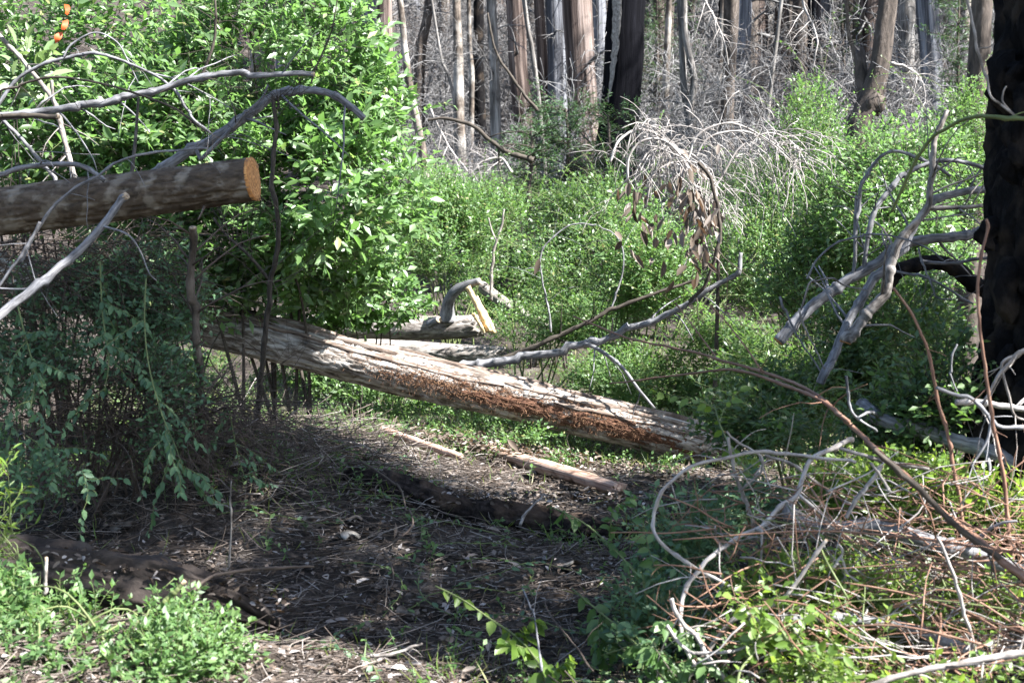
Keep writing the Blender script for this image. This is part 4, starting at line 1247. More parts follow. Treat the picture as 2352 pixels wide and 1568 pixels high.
# ------------------------------------------------------------------ branches, upper left
def c1(l, d):     # points read off the upper left part of the picture
    return [(x * .342, y * .342, d if np.isscalar(d) else d[i]) for i, (x, y) in enumerate(l)]
branch("thick grey branch sweeping level across the upper left leaves to a sawn tip", c1([(-500, 790), (0, 765), (180, 755), (400, 710), (700, 690), (900, 640), (1200, 555), (1400, 510), (1700, 490), (2000, 490), (2110, 505)], 6.9), .022, .012, 'bark_grey', twigs=8, tlen=.35, cut1='cut_wood_pale')
branch("short sawn grey branch under the thick level branch at the frame's edge", c1([(-450, 800), (0, 782), (200, 784), (395, 786)], 6.75), .012, .012, 'bark_dark', cut1='cut_wood_pale')
branch("grey limb rising from behind the sawn log and curling over at its tip", c1([(900, 1260), (1130, 1120), (1400, 960), (1600, 800), (1780, 680), (1900, 620), (2050, 600), (2200, 640), (2338, 720), (2440, 800)], 7.6), .032, .018, 'bark_grey', twigs=7, tlen=.4,
       subs=[(c1([(1330, 1090), (1500, 920), (1650, 760), (1760, 660), (1800, 570)], 7.55), .012, .006)])
branch("thin grey branch arching high over the thick level branch", c1([(-60, 820), (0, 700), (100, 550), (300, 430), (550, 360), (700, 365), (900, 440), (1100, 550), (1200, 650), (1300, 800), (1420, 900)], 7.2), .010, .006, 'bark_grey', twigs=7, tlen=.3,
       subs=[(c1([(420, 395), (480, 300), (640, 220), (780, 280), (850, 390), (930, 560)], 7.2), .006, .003), (c1([(1000, 490), (1200, 540), (1400, 640), (1550, 728)], 7.2), .006, .003)])
branch("black wiry branch crossing the thick level branch", c1([(-100, 660), (0, 620), (200, 550), (400, 520), (700, 570), (900, 630), (1150, 720), (1300, 820), (1400, 890)], 6.7), .006, .005, 'bark_dark', twigs=8, tlen=.35)
branch("pale stem leaning right at the far upper left", c1([(-60, 180), (0, 240), (160, 420), (360, 690), (430, 950), (500, 1220)], 8.3), .012, .014, 'bark_pale', name='bare_sapling', cat='sapling', twigs=5, tlen=.3)
branch("pale upright stem beside the large pale leaves", c1([(345, 540), (360, 680), (400, 850), (440, 1000), (490, 1200)], 8.2), .009, .013, 'bark_pale', name='bare_sapling', cat='sapling', twigs=5, tlen=.3)
branch("grey stem slanting down to the sawn log at the frame's edge", c1([(-80, 720), (10, 800), (150, 940), (300, 1120), (390, 1240)], 7.0), .010, .009, 'bark_grey', twigs=4, tlen=.25)
branch("slim grey branch arching over the sawn log", c1([(-300, 1260), (0, 1170), (200, 1115), (450, 1105), (600, 1140), (700, 1215)], 6.05), .012, .010, 'bark_grey', twigs=4, tlen=.2)
branch("thin twig drawn across the front of the sawn log", c1([(140, 1760), (240, 1560), (350, 1400), (500, 1270), (640, 1190), (800, 1090), (1080, 1010), (1400, 1000)], 5.95), .008, .004, 'bark_grey', twigs=4, tlen=.2)
branch("pale sawn pole propped in front of the sawn log", [(290, 450, 5.8), (236, 522, 5.75), (154, 599, 5.65), (79, 661, 5.55), (0, 722, 5.45), (-160, 850, 5.2)], .015, .021, 'bark_grey', cut0='cut_wood_pale',
       subs=[([(238, 520, 5.75), (292, 538, 5.7), (321, 575, 5.7), (342, 626, 5.7), (360, 645, 5.7)], .005, .002), ([(76, 662, 5.55), (50, 664, 5.6), (0, 662, 5.6), (-60, 655, 5.6)], .005, .003)])
branch("thin grey twig hanging left of the pale pole", [(92, 510, 5.7), (62, 568, 5.7), (18, 628, 5.7), (-30, 700, 5.7)], .007, .005, 'bark_grey', twigs=3)
branch("dark dead sapling with a broken top beside the sawn log's end", [(583, 1012, 7.6), (588, 985, 7.6), (595, 893, 7.5), (602, 825, 7.45), (612, 722, 7.4), (615, 650, 7.35), (633, 602, 7.3), (636, 517, 7.25), (629, 410, 7.2), (633, 308, 7.2), (626, 222, 7.2)], .017, .010, 'bark_dark', name='dead_sapling', cat='sapling', twigs=42, tlen=.6, tgrav=.01, tr=.2, fine=6,
       subs=[([(616, 640, 7.35), (570, 585, 7.3), (520, 540, 7.3), (490, 500, 7.3)], .010, .006), ([(633, 250, 7.2), (640, 246, 7.2), (637, 222, 7.2)], .008, .006)])
branch("slim cut stem with a pale sawn top under the end of the sawn log", [(470, 1110, 6.95), (466, 1000, 6.9), (460, 880, 6.8), (452, 760, 6.7), (446, 640, 6.65), (443, 524, 6.6)], .022, .017, 'bark_tree', name='cut_sapling', cat='sapling', cut1='cut_wood_pale', twigs=14, tlen=.4, tmat='brown_twig', fine=4)
branch("thin bare shoot rising through leaves above the thick level branch", c1([(1360, 500), (1420, 350), (1450, 200), (1440, 0), (1430, -120)], 7.1), .008, .005, 'bark_dark', twigs=5, tlen=.25)
branch("curved dark twigs reaching up from the thick branch's sawn tip", c1([(2090, 560), (2120, 470), (2180, 330), (2230, 200), (2260, 40), (2270, -60)], 6.9), .005, .003, 'bark_dark', twigs=7, tlen=.25)

# orange marking tape
for k, (x, y, lab) in enumerate([(152, 20, "topmost small scrap of orange marking tape in the leaves"), (147, 56, "middle scrap of orange marking tape in the leaves"), (134, 84, "lowest and largest scrap of orange marking tape in the leaves")]):
    c = at(x, y, 7.3)
    rows = []
    for i in range(7):
        f = i / 6
        for j in (-1, 1):
            rows.append(c + np.array([(.011 + .003 * k) * j * (1 - .5 * abs(f - .4)) + .006 * math.sin(f * 3 + k), .006 * math.sin(f * 4 + k) + .008 * j * math.sin(f * 3 + 1), .02 - .05 * f + .006 * j * math.sin(f * 5 + k)]))
    rows = np.array(rows)
    back = rows + np.array([0, .0012, 0])
    mb = MB(); ii = np.arange(14).reshape(7, 2)
    q1 = np.stack([ii[:-1, 0], ii[1:, 0], ii[1:, 1], ii[:-1, 1]], -1)
    mb.add(np.vstack([rows, back]), [q1, q1[:, ::-1] + 14])
    tag(mb.build('marking_tape', M['tape'], origin=c), lab, 'tape', 'orange marking tape')

# ------------------------------------------------------------------ branches, right
def c6(l, d):
    return [(1552 + x * .342, 517 + y * .342, d if np.isscalar(d) else d[i]) for i, (x, y) in enumerate(l)]
def c3(l, d):
    return [(1552 + x * .342, y * .342, d if np.isscalar(d) else d[i]) for i, (x, y) in enumerate(l)]
def c9(l, d):
    return [(1552 + x * .342, 1032 + y * .342, d if np.isscalar(d) else d[i]) for i, (x, y) in enumerate(l)]
G9 = 'bare branches in the brush pile'
branch("thick sawn branch with the orange cut end, lowest of the leaning three", c6([(690, 780), (780, 680), (900, 570), (1050, 460), (1200, 350), (1350, 250), (1500, 130), (1700, 90), (2060, 40), (2300, 20)], 7.0), .030, .022, 'bark_grey', cut0='cut_wood', twigs=9, tlen=.3,
       subs=[(c6([(1190, 350), (1205, 200), (1205, 0), (1215, -200)], 7.0), .010, .008), (c6([(1265, 300), (1280, 150), (1310, 0)], 7.0), .012, .010)])
branch("smooth grey branch leaning down into the shaded leaves, middle of the leaning three", c6([(970, 1060), (1000, 990), (1060, 880), (1130, 700), (1300, 400), (1480, 220), (1550, 100), (1650, -60), (1800, -190), (2030, -240), (2200, -250)], [6.6, 6.6, 6.7, 6.75, 6.8, 6.85, 6.9, 6.9, 6.9, 6.9, 6.9]), .022, .018, 'bark_grey', twigs=9, tlen=.35)
branch("pale sunlit branch with a sawn foot, rightmost of the leaning three", c6([(1140, 785), (1200, 700), (1280, 600), (1400, 480), (1430, 400), (1450, 300), (1500, 130), (1560, 50), (1690, -110), (1715, -200), (1730, -360), (1745, -560), (1830, -770)], 6.65), .028, .011, 'bark_pale', cut0='cut_wood', twigs=9, tlen=.35,
       subs=[(c6([(1690, -110), (1800, -115), (1950, -120), (2060, -130)], 6.7), .014, .010)])
branch("slender grey branch bent over in a narrow arch", c3([(1205, 1600), (1210, 1540), (1230, 1300), (1300, 1130), (1400, 1030), (1500, 1015), (1700, 1090), (1850, 1180)], 6.9), .010, .008, 'bark_grey', twigs=5, tlen=.25)
branch("grey branch bent in a wide arch towards the charred trunk", c3([(1290, 1600), (1310, 1500), (1360, 1370), (1500, 1200), (1650, 1110), (1800, 1075), (1950, 1090), (2080, 1135)], 6.8), .014, .010, 'bark_grey', twigs=6, tlen=.25)
branch("greenish stem bowing in from the right in front of the charred trunk", c3([(1450, 1420), (1550, 1200), (1700, 950), (1830, 855), (1950, 800), (2100, 780), (2400, 802)], [5.7, 5.6, 5.5, 5.4, 5.3, 5.2, 5.1]), .006, .008, 'bark_green', twigs=4, tlen=.25)
branch("thin pale vine hanging down in front of the charred trunk", c3([(1940, -80), (1960, 0), (2010, 200), (2050, 400), (2080, 530), (2110, 650), (2180, 703)], 5.2), .006, .004, 'bark_pale', name='vine', cat='vine', subs=[(c3([(2045, 325), (2100, 320), (2140, 295)], 5.2), .004, .002), (c3([(2290, 790), (2200, 690), (2200, 620), (2220, 580)], 5.2), .004, .003)])
branch("thin grey branch lying level into the charred trunk", c6([(1650, 240), (1850, 250), (2080, 228), (2200, 220)], 6.6), .008, .007, 'bark_grey', twigs=4, tlen=.2)
branch("grey branch running up to the charred trunk below the arch", c6([(1480, 310), (1700, 370), (1850, 440), (2000, 530)], 6.5), .006, .005, 'bark_grey', twigs=4, tlen=.2)
branch("thick dark scorched branch half hidden by the leaning three", c6([(1420, 420), (1560, 300), (1800, 270), (2000, 380), (2200, 470)], 7.5), .036, .045, 'char', name='fallen_branch')
branch("crooked pale twig kinked over the lowest leaning branch", c6([(840, 570), (880, 440), (915, 375), (1040, 355), (1120, 400), (1240, 430), (1300, 440)], 6.5), .005, .003, 'bark_pale', twigs=4, tlen=.15)
branch("fine pale twig dropping from the lowest leaning branch", c6([(830, 560), (845, 640), (900, 760), (960, 880), (1000, 960)], 6.5), .005, .003, 'bark_pale', twigs=3, tlen=.15)
branch("fine straight grey twig beside the dropping twig", c6([(700, 480), (760, 630), (850, 800), (940, 930), (970, 985)], 6.6), .006, .004, 'bark_grey', twigs=2, tlen=.15)
branch("thin twig arched in a wide bow over the leaning three", c6([(880, 360), (950, 230), (1080, 130), (1250, 80), (1400, 75), (1530, 100), (1700, 160), (1800, 240)], 6.4), .005, .004, 'bark_grey', twigs=3, tlen=.2)
branch("thin grey twig dangling from the leaning branches' crossing", c6([(1630, 150), (1660, 260), (1690, 350), (1720, 430), (1760, 490), (1880, 500)], 6.3), .005, .003, 'bark_grey', twigs=3, tlen=.15)
branch("thick smooth grey branch lying along the top of the right hand brush pile", c6([(1250, 1200), (1330, 1270), (1430, 1340), (1700, 1400), (2000, 1490), (2400, 1620), (2600, 1680)], [6.0, 5.9, 5.8, 5.75, 5.65, 5.6, 5.5]), .030, .034, 'bark_grey', twigs=4, tlen=.3)
branch("thick grey branch snaking out of the brush pile, bark torn near its tip", c9([(740, 350), (780, 440), (850, 490), (1000, 530), (1150, 535), (1300, 515), (1550, 570), (1800, 650), (2050, 725), (2338, 850), (2600, 960)], [5.1, 5.1, 5.1, 5.05, 5.0, 5.0, 4.95, 4.9, 4.85, 4.8, 4.7]), .026, .032, 'bark_grey', twigs=5, tlen=.3)
branch("shaded grey branch at the bottom of the brush pile", c9([(500, 1160), (700, 1130), (1100, 1120), (1500, 1190), (1750, 1280), (2100, 1400)], 4.55), .016, .02, 'bark_grey')
branch("pale knotty branch crossing the bottom edge of the brush pile", c9([(1250, 1600), (1500, 1525), (1700, 1480), (2000, 1430), (2400, 1360)], 4.0), .008, .011, 'bark_pale', twigs=4, tlen=.2)
branch("long brown stem bowing down from the middle to the right edge", [(1316, 726, 7.4), (1450, 777, 7.2), (1600, 811, 6.9), (1655, 825, 6.7), (1774, 862, 6.3), (1860, 900, 6.0), (1949, 972, 5.6), (2031, 1050, 5.2), (2086, 1097, 5.0), (2168, 1179, 4.8), (2253, 1244, 4.6), (2352, 1330, 4.4), (2480, 1440, 4.2)], .004, .013, 'bark_red', twigs=7, tlen=.3, sides=9,
       subs=[([(1752, 856, 6.35), (1715, 800, 6.4), (1660, 730, 6.5), (1630, 700, 6.5)], .005, .003), ([(1648, 824, 6.75), (1600, 760, 6.9), (1552, 695, 7.0)], .005, .003)])
branch("second brown stem running just below the long bowed one", [(1400, 880, 7.3), (1560, 862, 7.0), (1690, 850, 6.5), (1800, 885, 6.1), (1890, 920, 5.8), (1949, 968, 5.55)], .004, .009, 'bark_red', twigs=4, tlen=.3)
branch("reddish upright shoot left of the charred trunk", c6([(1460, 420), (1520, 500), (1600, 620), (1690, 830), (1760, 1130), (1820, 1400), (1850, 1560), (1900, 1800), (1930, 2100)], 5.2), .005, .008, 'bark_red', name='upright_shoot', cat='shoot', twigs=3, tlen=.12)
branch("reddish upright shoot standing against the charred trunk", c6([(2085, -40), (2090, 20), (2050, 250), (2030, 450), (2045, 700), (2070, 900), (2120, 1250), (2180, 1560), (2220, 1800), (2260, 2250)], 4.95), .005, .008, 'bark_red', name='upright_shoot', cat='shoot', twigs=4, tlen=.1)
branch("pale forked branch in front of the charred trunk's foot", c6([(2500, 800), (2338, 830), (2200, 960), (2130, 1080), (2060, 1200)], 5.2), .010, .005, 'bark_pale', twigs=5, tlen=.25,
       subs=[(c6([(2330, 860), (2220, 900), (2190, 960), (2240, 1150), (2280, 1280), (2400, 1320)], 5.2), .006, .004)])
branch("white peeled branch lying at the charred trunk's foot", c6([(1880, 1190), (2000, 1190), (2150, 1210), (2420, 1240)], 5.3), .012, .011, 'pale_twig', twigs=3, tlen=.2)
branch("grey branch forking at the charred trunk's foot", c6([(1750, 1090), (1850, 1130), (2000, 1170), (2110, 1290), (2180, 1360), (2420, 1350)], 5.15), .007, .008, 'bark_grey', twigs=5, tlen=.25, subs=[(c6([(2120, 1300), (2100, 1420), (2050, 1520), (1980, 1620)], 5.1), .006, .004)])
branch("bluish twig curving against the dark leaves", c6([(1890, 800), (1855, 900), (1850, 1000), (1890, 1120)], 5.5), .004, .003, 'bark_grey')
branch("bluish bent twig left of the thick smooth branch", c6([(1145, 1010), (1160, 1130), (1180, 1240), (1240, 1310), (1350, 1390)], 5.6), .006, .005, 'bark_grey')

# the bleached loops in the right foreground
branch("bleached twig looping in a wide circle at the left of the brush pile", [(1965, 1062, 5.0), (1860, 1046, 5.0), (1757, 1035, 5.0), (1679, 1049, 4.95), (1600, 1066, 4.9), (1552, 1097, 4.9), (1515, 1138, 4.85), (1501, 1186, 4.85), (1511, 1237, 4.8), (1545, 1271, 4.8), (1600, 1309, 4.75), (1655, 1336, 4.7), (1700, 1360, 4.7)], .006, .0065, 'pale_twig', group=G9, twigs=4, tlen=.2)
branch("bleached branch zigzagging down into a long curve at the pile's left", [(1960, 1010, 5.2), (1908, 1032, 5.1), (1856, 1063, 5.0), (1832, 1138, 4.95), (1791, 1165, 4.9), (1750, 1210, 4.85), (1689, 1237, 4.8), (1620, 1285, 4.7), (1576, 1347, 4.65), (1559, 1408, 4.6), (1569, 1483, 4.55), (1620, 1566, 4.5), (1660, 1640, 4.4)], .009, .0065, 'pale_twig', group=G9, twigs=7, tlen=.25,
       subs=[(c9([(835, 310), (920, 380), (1000, 450), (1100, 510), (1200, 560)], 4.95), .006, .004), (c9([(580, 520), (575, 700), (565, 860), (590, 1000), (650, 1080)], 4.8), .005, .003)])
branch("bleached twig curving along the bottom of the wide circle", c9([(-60, 1180), (0, 1270), (60, 1330), (130, 1360), (350, 1350), (500, 1320), (640, 1290)], 4.4), .006, .004, 'pale_twig', group=G9)
branch("bleached twig falling steeply at the pile's lower left", c9([(-30, 1000), (0, 1090), (70, 1190), (150, 1260), (240, 1440), (360, 1600)], 4.45), .007, .007, 'pale_twig', group=G9, twigs=2)
branch("straight bleached stick slanting down to the lower left of the pile", c9([(1010, 610), (850, 830), (750, 950), (660, 1030), (430, 1110), (350, 1180), (260, 1290), (60, 1560), (0, 1640)], 4.55), .006, .009, 'pale_twig', group=G9, twigs=5, tlen=.2, cut0='cut_wood_pale')
branch("bleached stick in the sunlit leaves, broken at its top", c9([(1385, 110), (1330, 190), (1250, 290), (1190, 390), (1140, 460)], 4.9), .008, .007, 'pale_twig', group=G9, twigs=3, tlen=.15, cut0='cut_wood_pale')
branch("bleached twig dropping straight through the brown stems", c9([(1760, 590), (1800, 680), (1880, 900), (1930, 1100), (1980, 1250), (2030, 1480), (2060, 1600)], 4.35), .005, .007, 'pale_twig', group=G9, twigs=3, tlen=.15)
branch("pale twig rising left beside the wide circle's top", c9([(560, 560), (500, 440), (440, 260), (390, 100), (360, -20), (350, -80)], 5.1), .008, .006, 'bark_pale', group=G9, twigs=3, tlen=.15)
branch("short pale hooked twig inside the wide circle's top", c9([(420, 285), (500, 220), (570, 150), (575, 60), (500, 0), (400, -60), (340, -120)], 5.0), .005, .004, 'bark_pale', group=G9)
branch("thin pale stick with a broken tip in the sunlit leaves", c9([(1310, 90), (1380, 190), (1450, 290)], 4.8), .005, .005, 'pale_twig', group=G9)
branch("pale branch crossing above the snaking grey branch", c9([(600, 40), (760, 90), (900, 190), (1050, 290), (1150, 350), (1260, 400)], 5.15), .006, .006, 'bark_pale', group=G9, twigs=3)
branch("pale forked stick under the snaking grey branch", c9([(1050, 800), (1100, 740), (1130, 690), (1100, 640)], 4.6), .005, .004, 'pale_twig', group=G9, subs=[(c9([(1120, 740), (1150, 830), (1200, 870), (1290, 935)], 4.6), .005, .004)])
branch("pale stick poking from leaves above the snaking branch", c9([(1700, 130), (1500, 90), (1300, 40), (1100, -10)], 5.3), .009, .007, 'bark_pale', group=G9, twigs=2)
branch("dark thin stem cutting straight down to the lower right corner", c9([(1330, 0), (1440, 100), (1560, 200), (1700, 330), (1800, 430), (1930, 540), (2050, 640), (2200, 750), (2338, 870), (2500, 990)], 4.5), .009, .012, 'bark_dark', twigs=3, tlen=.2)

# brown cut stems fanned out on the pile
fan = [((250, 410), (2380, 950)), ((-20, 605), (2380, 700)), ((720, 320), (1700, 1050)), ((820, 830), (2380, 1200)), ((1060, 800), (2380, 840)), ((1250, 380), (2380, 620)),
       ((900, 1040), (2380, 1090)), ((1360, 1090), (2400, 1250)), ((1100, 1240), (1650, 1450)), ((1000, 580), (2380, 1060))]
STEM = []
for k in range(44):
    if k < len(fan):
        a, b = fan[k]
    else:
        a = (rng.uniform(500, 1900), rng.uniform(350, 1400)); b = (rng.uniform(1900, 2450), a[1] + rng.uniform(-260, 560))
        if k % 3 == 0:
            b = (a[0] + rng.uniform(100, 500), a[1] + rng.uniform(250, 600))
    d0 = 4.75 - .25 * (a[1] - 600) / 600 + rng.normal() * .1; d1 = d0 - rng.uniform(0, .3)
    A0 = at(1552 + a[0] * .342, 1032 + a[1] * .342, d0); B0 = at(1552 + b[0] * .342, 1032 + b[1] * .342, d1)
    q = spline([A0, (A0 + B0) / 2 + rnd(1)[0] * .035 + np.array([0, 0, .03]), B0], 14)
    r_ = rng.uniform(.0022, .0045)
    t = thing('brown_stick', "thin reddish brown stem lying in the fan of stems on the brush pile", 'stick', q[0], 'reddish stems fanned on the brush pile')
    mb = MB(); mb.tube(q, np.linspace(r_ * .6, r_, 14), 6); mb.build('stem', M['bark_red' if k % 3 else 'bark_green'], t, smooth=True)
    if k % 2:
        Q, RR = grow(q[None], np.full((1, 14), r_), 2, .08, .4, .7, 4, 0, .7)
        for qq, rr in zip(Q, RR):
            mb = MB(); mb.tube(qq, rr, 5); mb.build('side_twig', M['bark_red'], t, smooth=True)

# matted fine twigs that fill the pile
t = thing('brush_pile', "matted fine dry twigs filling the right hand brush pile", 'brush', ground_at(2100, 1500))
n = 620
cx = rng.uniform(1640, 2420, n); cy = rng.uniform(1090, 1560, n); dd_ = 5.2 - (cy - 1090) / 470 * .9 + rng.normal(0, .12, n)
p = np.array([at(a, b, c) for a, b, c in zip(cx, cy, dd_)])
d = nrm(rnd(n) * [1, .5, .45]); L = rng.uniform(.08, .38, n)[:, None]
Q = np.empty((n, 5, 3)); Q[:, 0] = p
for k in range(1, 5):
    Q[:, k] = Q[:, k - 1] + d * L / 4; d = nrm(d + rnd(n) * .16)
Rq = rng.uniform(.0012, .0036, n)[:, None] * np.linspace(1.1, .6, 5)
mb = MB(); mb.tubes(Q[:250], Rq[:250], 4); mb.build('bleached_twigs', M['pale_twig'], t, kind='stuff')
Q2, R2 = grow(Q[250:], Rq[250:], 2, .1, .5, .8, 4, 0, .7)
mb = MB(); mb.tubes(Q[250:], Rq[250:], 4); mb.tubes(Q2, R2, 3); mb.build('brown_twigs', M['bark_red'], t, kind='stuff')

# ------------------------------------------------------------------ leafy stems in the foreground
def leafy_stem(label, pts, r0, r1, per, leaf, mat, subs=(), stem='bark_green', droop=.5, name='leafy_sprig', cat='sprig', singles=True, group=None, tw=0, tlen=.2):
    P0 = px2(pts); P = spline(P0, 26)
    t = thing(name, label, cat, P[-1], group)
    mb = MB(); mb.tube(P, np.linspace(r0, r1, 26), 7); mb.build('stem', M[stem], t, smooth=True)
    Q = [spline(P, 12)]
    for s in subs:
        q = spline(px2(s), 14)
        mb = MB(); mb.tube(q, np.linspace(r0 * .9, r0 * .4, 14), 5); mb.build('side_stem', M[stem], t, smooth=True)
        Q.append(spline(q, 12))
    if tw:
        q2, rr = grow(np.stack(Q), np.full((len(Q), 12), r0), tw, tlen, .4, .7, 12, .05, .6)
        for q, r_ in zip(q2, rr):
            mb = MB(); mb.tube(q, r_, 4); mb.build('side_stem', M[stem], t, smooth=True)
            Q.append(q)
    Q = np.stack(Q)
    p, d, nn, L, W = leaves_on(Q, per, leaf[0], leaf[1], .8, .6, .05, .3)
    d = nrm(d + np.array([0, 0, -droop])); nn = nrm(nn + np.array([0, -.55, 0]))
    put_leaves(t, p, d, nn, L, W, 'fine', mat, len(p) if singles else 0)
    return t
leafy_stem("sunlit leafy stem slanting down at the bottom of the middle foreground", [(1000, 1345, 5.1), (1060, 1375, 5.05), (1125, 1420, 5.0), (1190, 1465, 4.9), (1235, 1520, 4.75), (1262, 1580, 4.6), (1280, 1640, 4.45)], .003, .006, 26, (.064, .034), 'leaf_yellow',
           subs=[[(1196, 1465, 4.9), (1215, 1440, 4.9), (1235, 1425, 4.9)], [(1212, 1490, 4.85), (1185, 1480, 4.8), (1160, 1470, 4.8)], [(1250, 1560, 4.65), (1285, 1530, 4.65), (1310, 1515, 4.65)]])
leafy_stem("leafy green stem reaching up and left below the charred log", [(1270, 1165, 5.9), (1340, 1200, 5.7), (1410, 1260, 5.5), (1470, 1325, 5.3), (1530, 1380, 5.1), (1600, 1420, 4.9)], .003, .006, 24, (.06, .032), 'leaf_small',
           subs=[[(1405, 1255, 5.5), (1402, 1215, 5.5), (1410, 1170, 5.5), (1455, 1140, 5.5)], [(1470, 1325, 5.3), (1520, 1285, 5.3), (1580, 1230, 5.3)], [(1560, 1400, 5.0), (1500, 1290, 5.1), (1475, 1190, 5.2)]])
leafy_stem("shaded leafy stem beside the left of the bleached loops", [(1315, 1352, 5.2), (1360, 1390, 5.1), (1420, 1440, 4.9), (1480, 1500, 4.7), (1530, 1570, 4.5)], .003, .006, 18, (.056, .03), 'leaf_small', tw=5)
leafy_stem("low leafy stem sprawled across the bottom of the bleached loops", [(1380, 1505, 4.9), (1460, 1480, 4.8), (1560, 1450, 4.6), (1640, 1430, 4.5)], .003, .005, 12, (.045, .024), 'leaf_small', tw=5)
leafy_stem("long leafy stem running up through the brush pile", [(1745, 1110, 5.0), (1700, 1060, 5.2), (1660, 990, 5.4), (1640, 930, 5.6)], .004, .003, 12, (.045, .026), 'leaf_yellow', tw=5)
leafy_stem("leafy shoots at the bottom edge below the bleached loops", [(1900, 1590, 4.2), (1860, 1530, 4.25), (1810, 1470, 4.3), (1780, 1420, 4.35)], .005, .003, 12, (.045, .022), 'leaf_yellow', tw=6)
leafy_stem("leafy shoots at the bottom edge left of the pale knotty branch", [(1690, 1600, 4.2), (1700, 1540, 4.25), (1730, 1500, 4.3), (1760, 1440, 4.4)], .005, .003, 12, (.045, .024), 'leaf_yellow', tw=6)

# drooping shaded sprays under the sawn log
Gd = 'shaded sprays under the sawn log'
leafy_stem("longest drooping spray of shaded blue green leaves beside the slim cut stem", [(335, 640, 6.3), (332, 740, 6.2), (342, 840, 6.1), (370, 945, 6.0), (405, 1030, 5.9), (425, 1090, 5.85)], .004, .002, 20, (.04, .018), 'leaf_shade', stem='bark_green', droop=.9, tw=9, tlen=.3, group=Gd)
leafy_stem("drooping spray hanging in the middle of the shaded leaves", [(230, 600, 6.5), (235, 720, 6.4), (250, 820, 6.3), (240, 900, 6.25)], .004, .002, 18, (.04, .02), 'leaf_shade', droop=.8, tw=8, tlen=.3, group=Gd)
leafy_stem("shaded spray at the far left below the pale pole", [(40, 700, 6.2), (60, 780, 6.1), (80, 860, 6.0), (70, 940, 5.9)], .004, .002, 16, (.042, .02), 'leaf_shade', droop=.7, tw=8, tlen=.3, group=Gd)
leafy_stem("shaded spray between the slim cut stem and the dead sapling", [(520, 900, 6.9), (530, 960, 6.8), (545, 1040, 6.7), (560, 1090, 6.6)], .003, .002, 12, (.035, .017), 'leaf_shade', droop=.5, tw=5, tlen=.2, group=Gd)
leafy_stem("shaded spray spreading over the ground above the rotten log", [(60, 1000, 6.1), (120, 1040, 6.0), (170, 1090, 5.9), (220, 1130, 5.85)], .003, .002, 14, (.038, .019), 'leaf_shade', droop=.5, tw=7, tlen=.22, group=Gd)

# ------------------------------------------------------------------ shrubs
def blob(x, y, d, rx, ry, rd):
    s = d / FPX
    return (at(x, y, d), np.array([rx * s, rd, ry * s]))
Gl = 'leafy bushes left of the clearing'
shrub("main bright leafy bush filling the upper left, its lit edge against the trunks", ground_under(640, 760, 9.9),
      [blob(640, 140, 9.8, 240, 220, .8), blob(740, 430, 9.4, 240, 190, .75), blob(420, 330, 9.6, 260, 240, .8), blob(750, 575, 9.7, 180, 140, .6), blob(540, 540, 9.7, 200, 170, .6), blob(810, 240, 9.6, 120, 160, .5)],
      4000, .26, 8, (.086, .038), 'mid', 'leaf_bush', 'bark_dark', group=Gl, n_stems=10, sr=.016, singles=300, lo=.35, upright=.35, clump=3.2, whips=110, wlen=.6)
shrub("bright leafy bush in the far upper left corner behind the thick level branch", ground_under(160, 800, 10.3),
      [blob(180, 80, 10.2, 300, 190, .7), blob(100, 330, 10.0, 260, 200, .7), blob(-150, 150, 10.2, 200, 250, .6)],
      1900, .26, 8, (.08, .036), 'mid', 'leaf_bush', 'bark_dark', group=Gl, n_stems=12, sr=.014, singles=40, lo=.35, upright=.35, clump=.9)
shrub("low bright bush whose leaves spill over the pale broken log", ground_under(850, 780, 10.9),
      [blob(860, 560, 10.9, 130, 110, .5), blob(900, 690, 10.8, 90, 60, .35), blob(760, 690, 10.7, 120, 80, .4)],
      620, .2, 8, (.07, .034), 'mid', 'leaf_bush', 'bark_dark', group=Gl, n_stems=10, sr=.01, singles=40)
shrub("sprig of very large pale leaves at the far upper left", ground_under(70, 800, 8.6), [blob(70, 160, 8.5, 55, 70, .18)], 14, .16, 5, (.12, .05), 'fine', 'leaf_pale', 'bark_dark', group=Gl, n_stems=3, sr=.006, singles=70, upright=.8)
shrub("bright leafy bush low behind the slim cut stem", ground_under(430, 800, 9.3), [blob(470, 660, 9.4, 180, 100, .5), blob(330, 560, 9.5, 180, 130, .5)], 460, .2, 8, (.075, .034), 'mid', 'leaf_bush', 'bark_dark', group=Gl, n_stems=10, sr=.01)

shrub("dim weeds filling the gap under the main leafy bush behind the furrowed log", ground_under(560, 900, 10.7), [blob(560, 850, 10.8, 260, 50, .4), blob(820, 880, 10.8, 160, 40, .4), blob(240, 830, 10.6, 240, 80, .4)], 900, .2, 9, (.045, .02), 'far', 'leaf_small', 'bark_dark', group=Gl, n_stems=4, sr=.006)

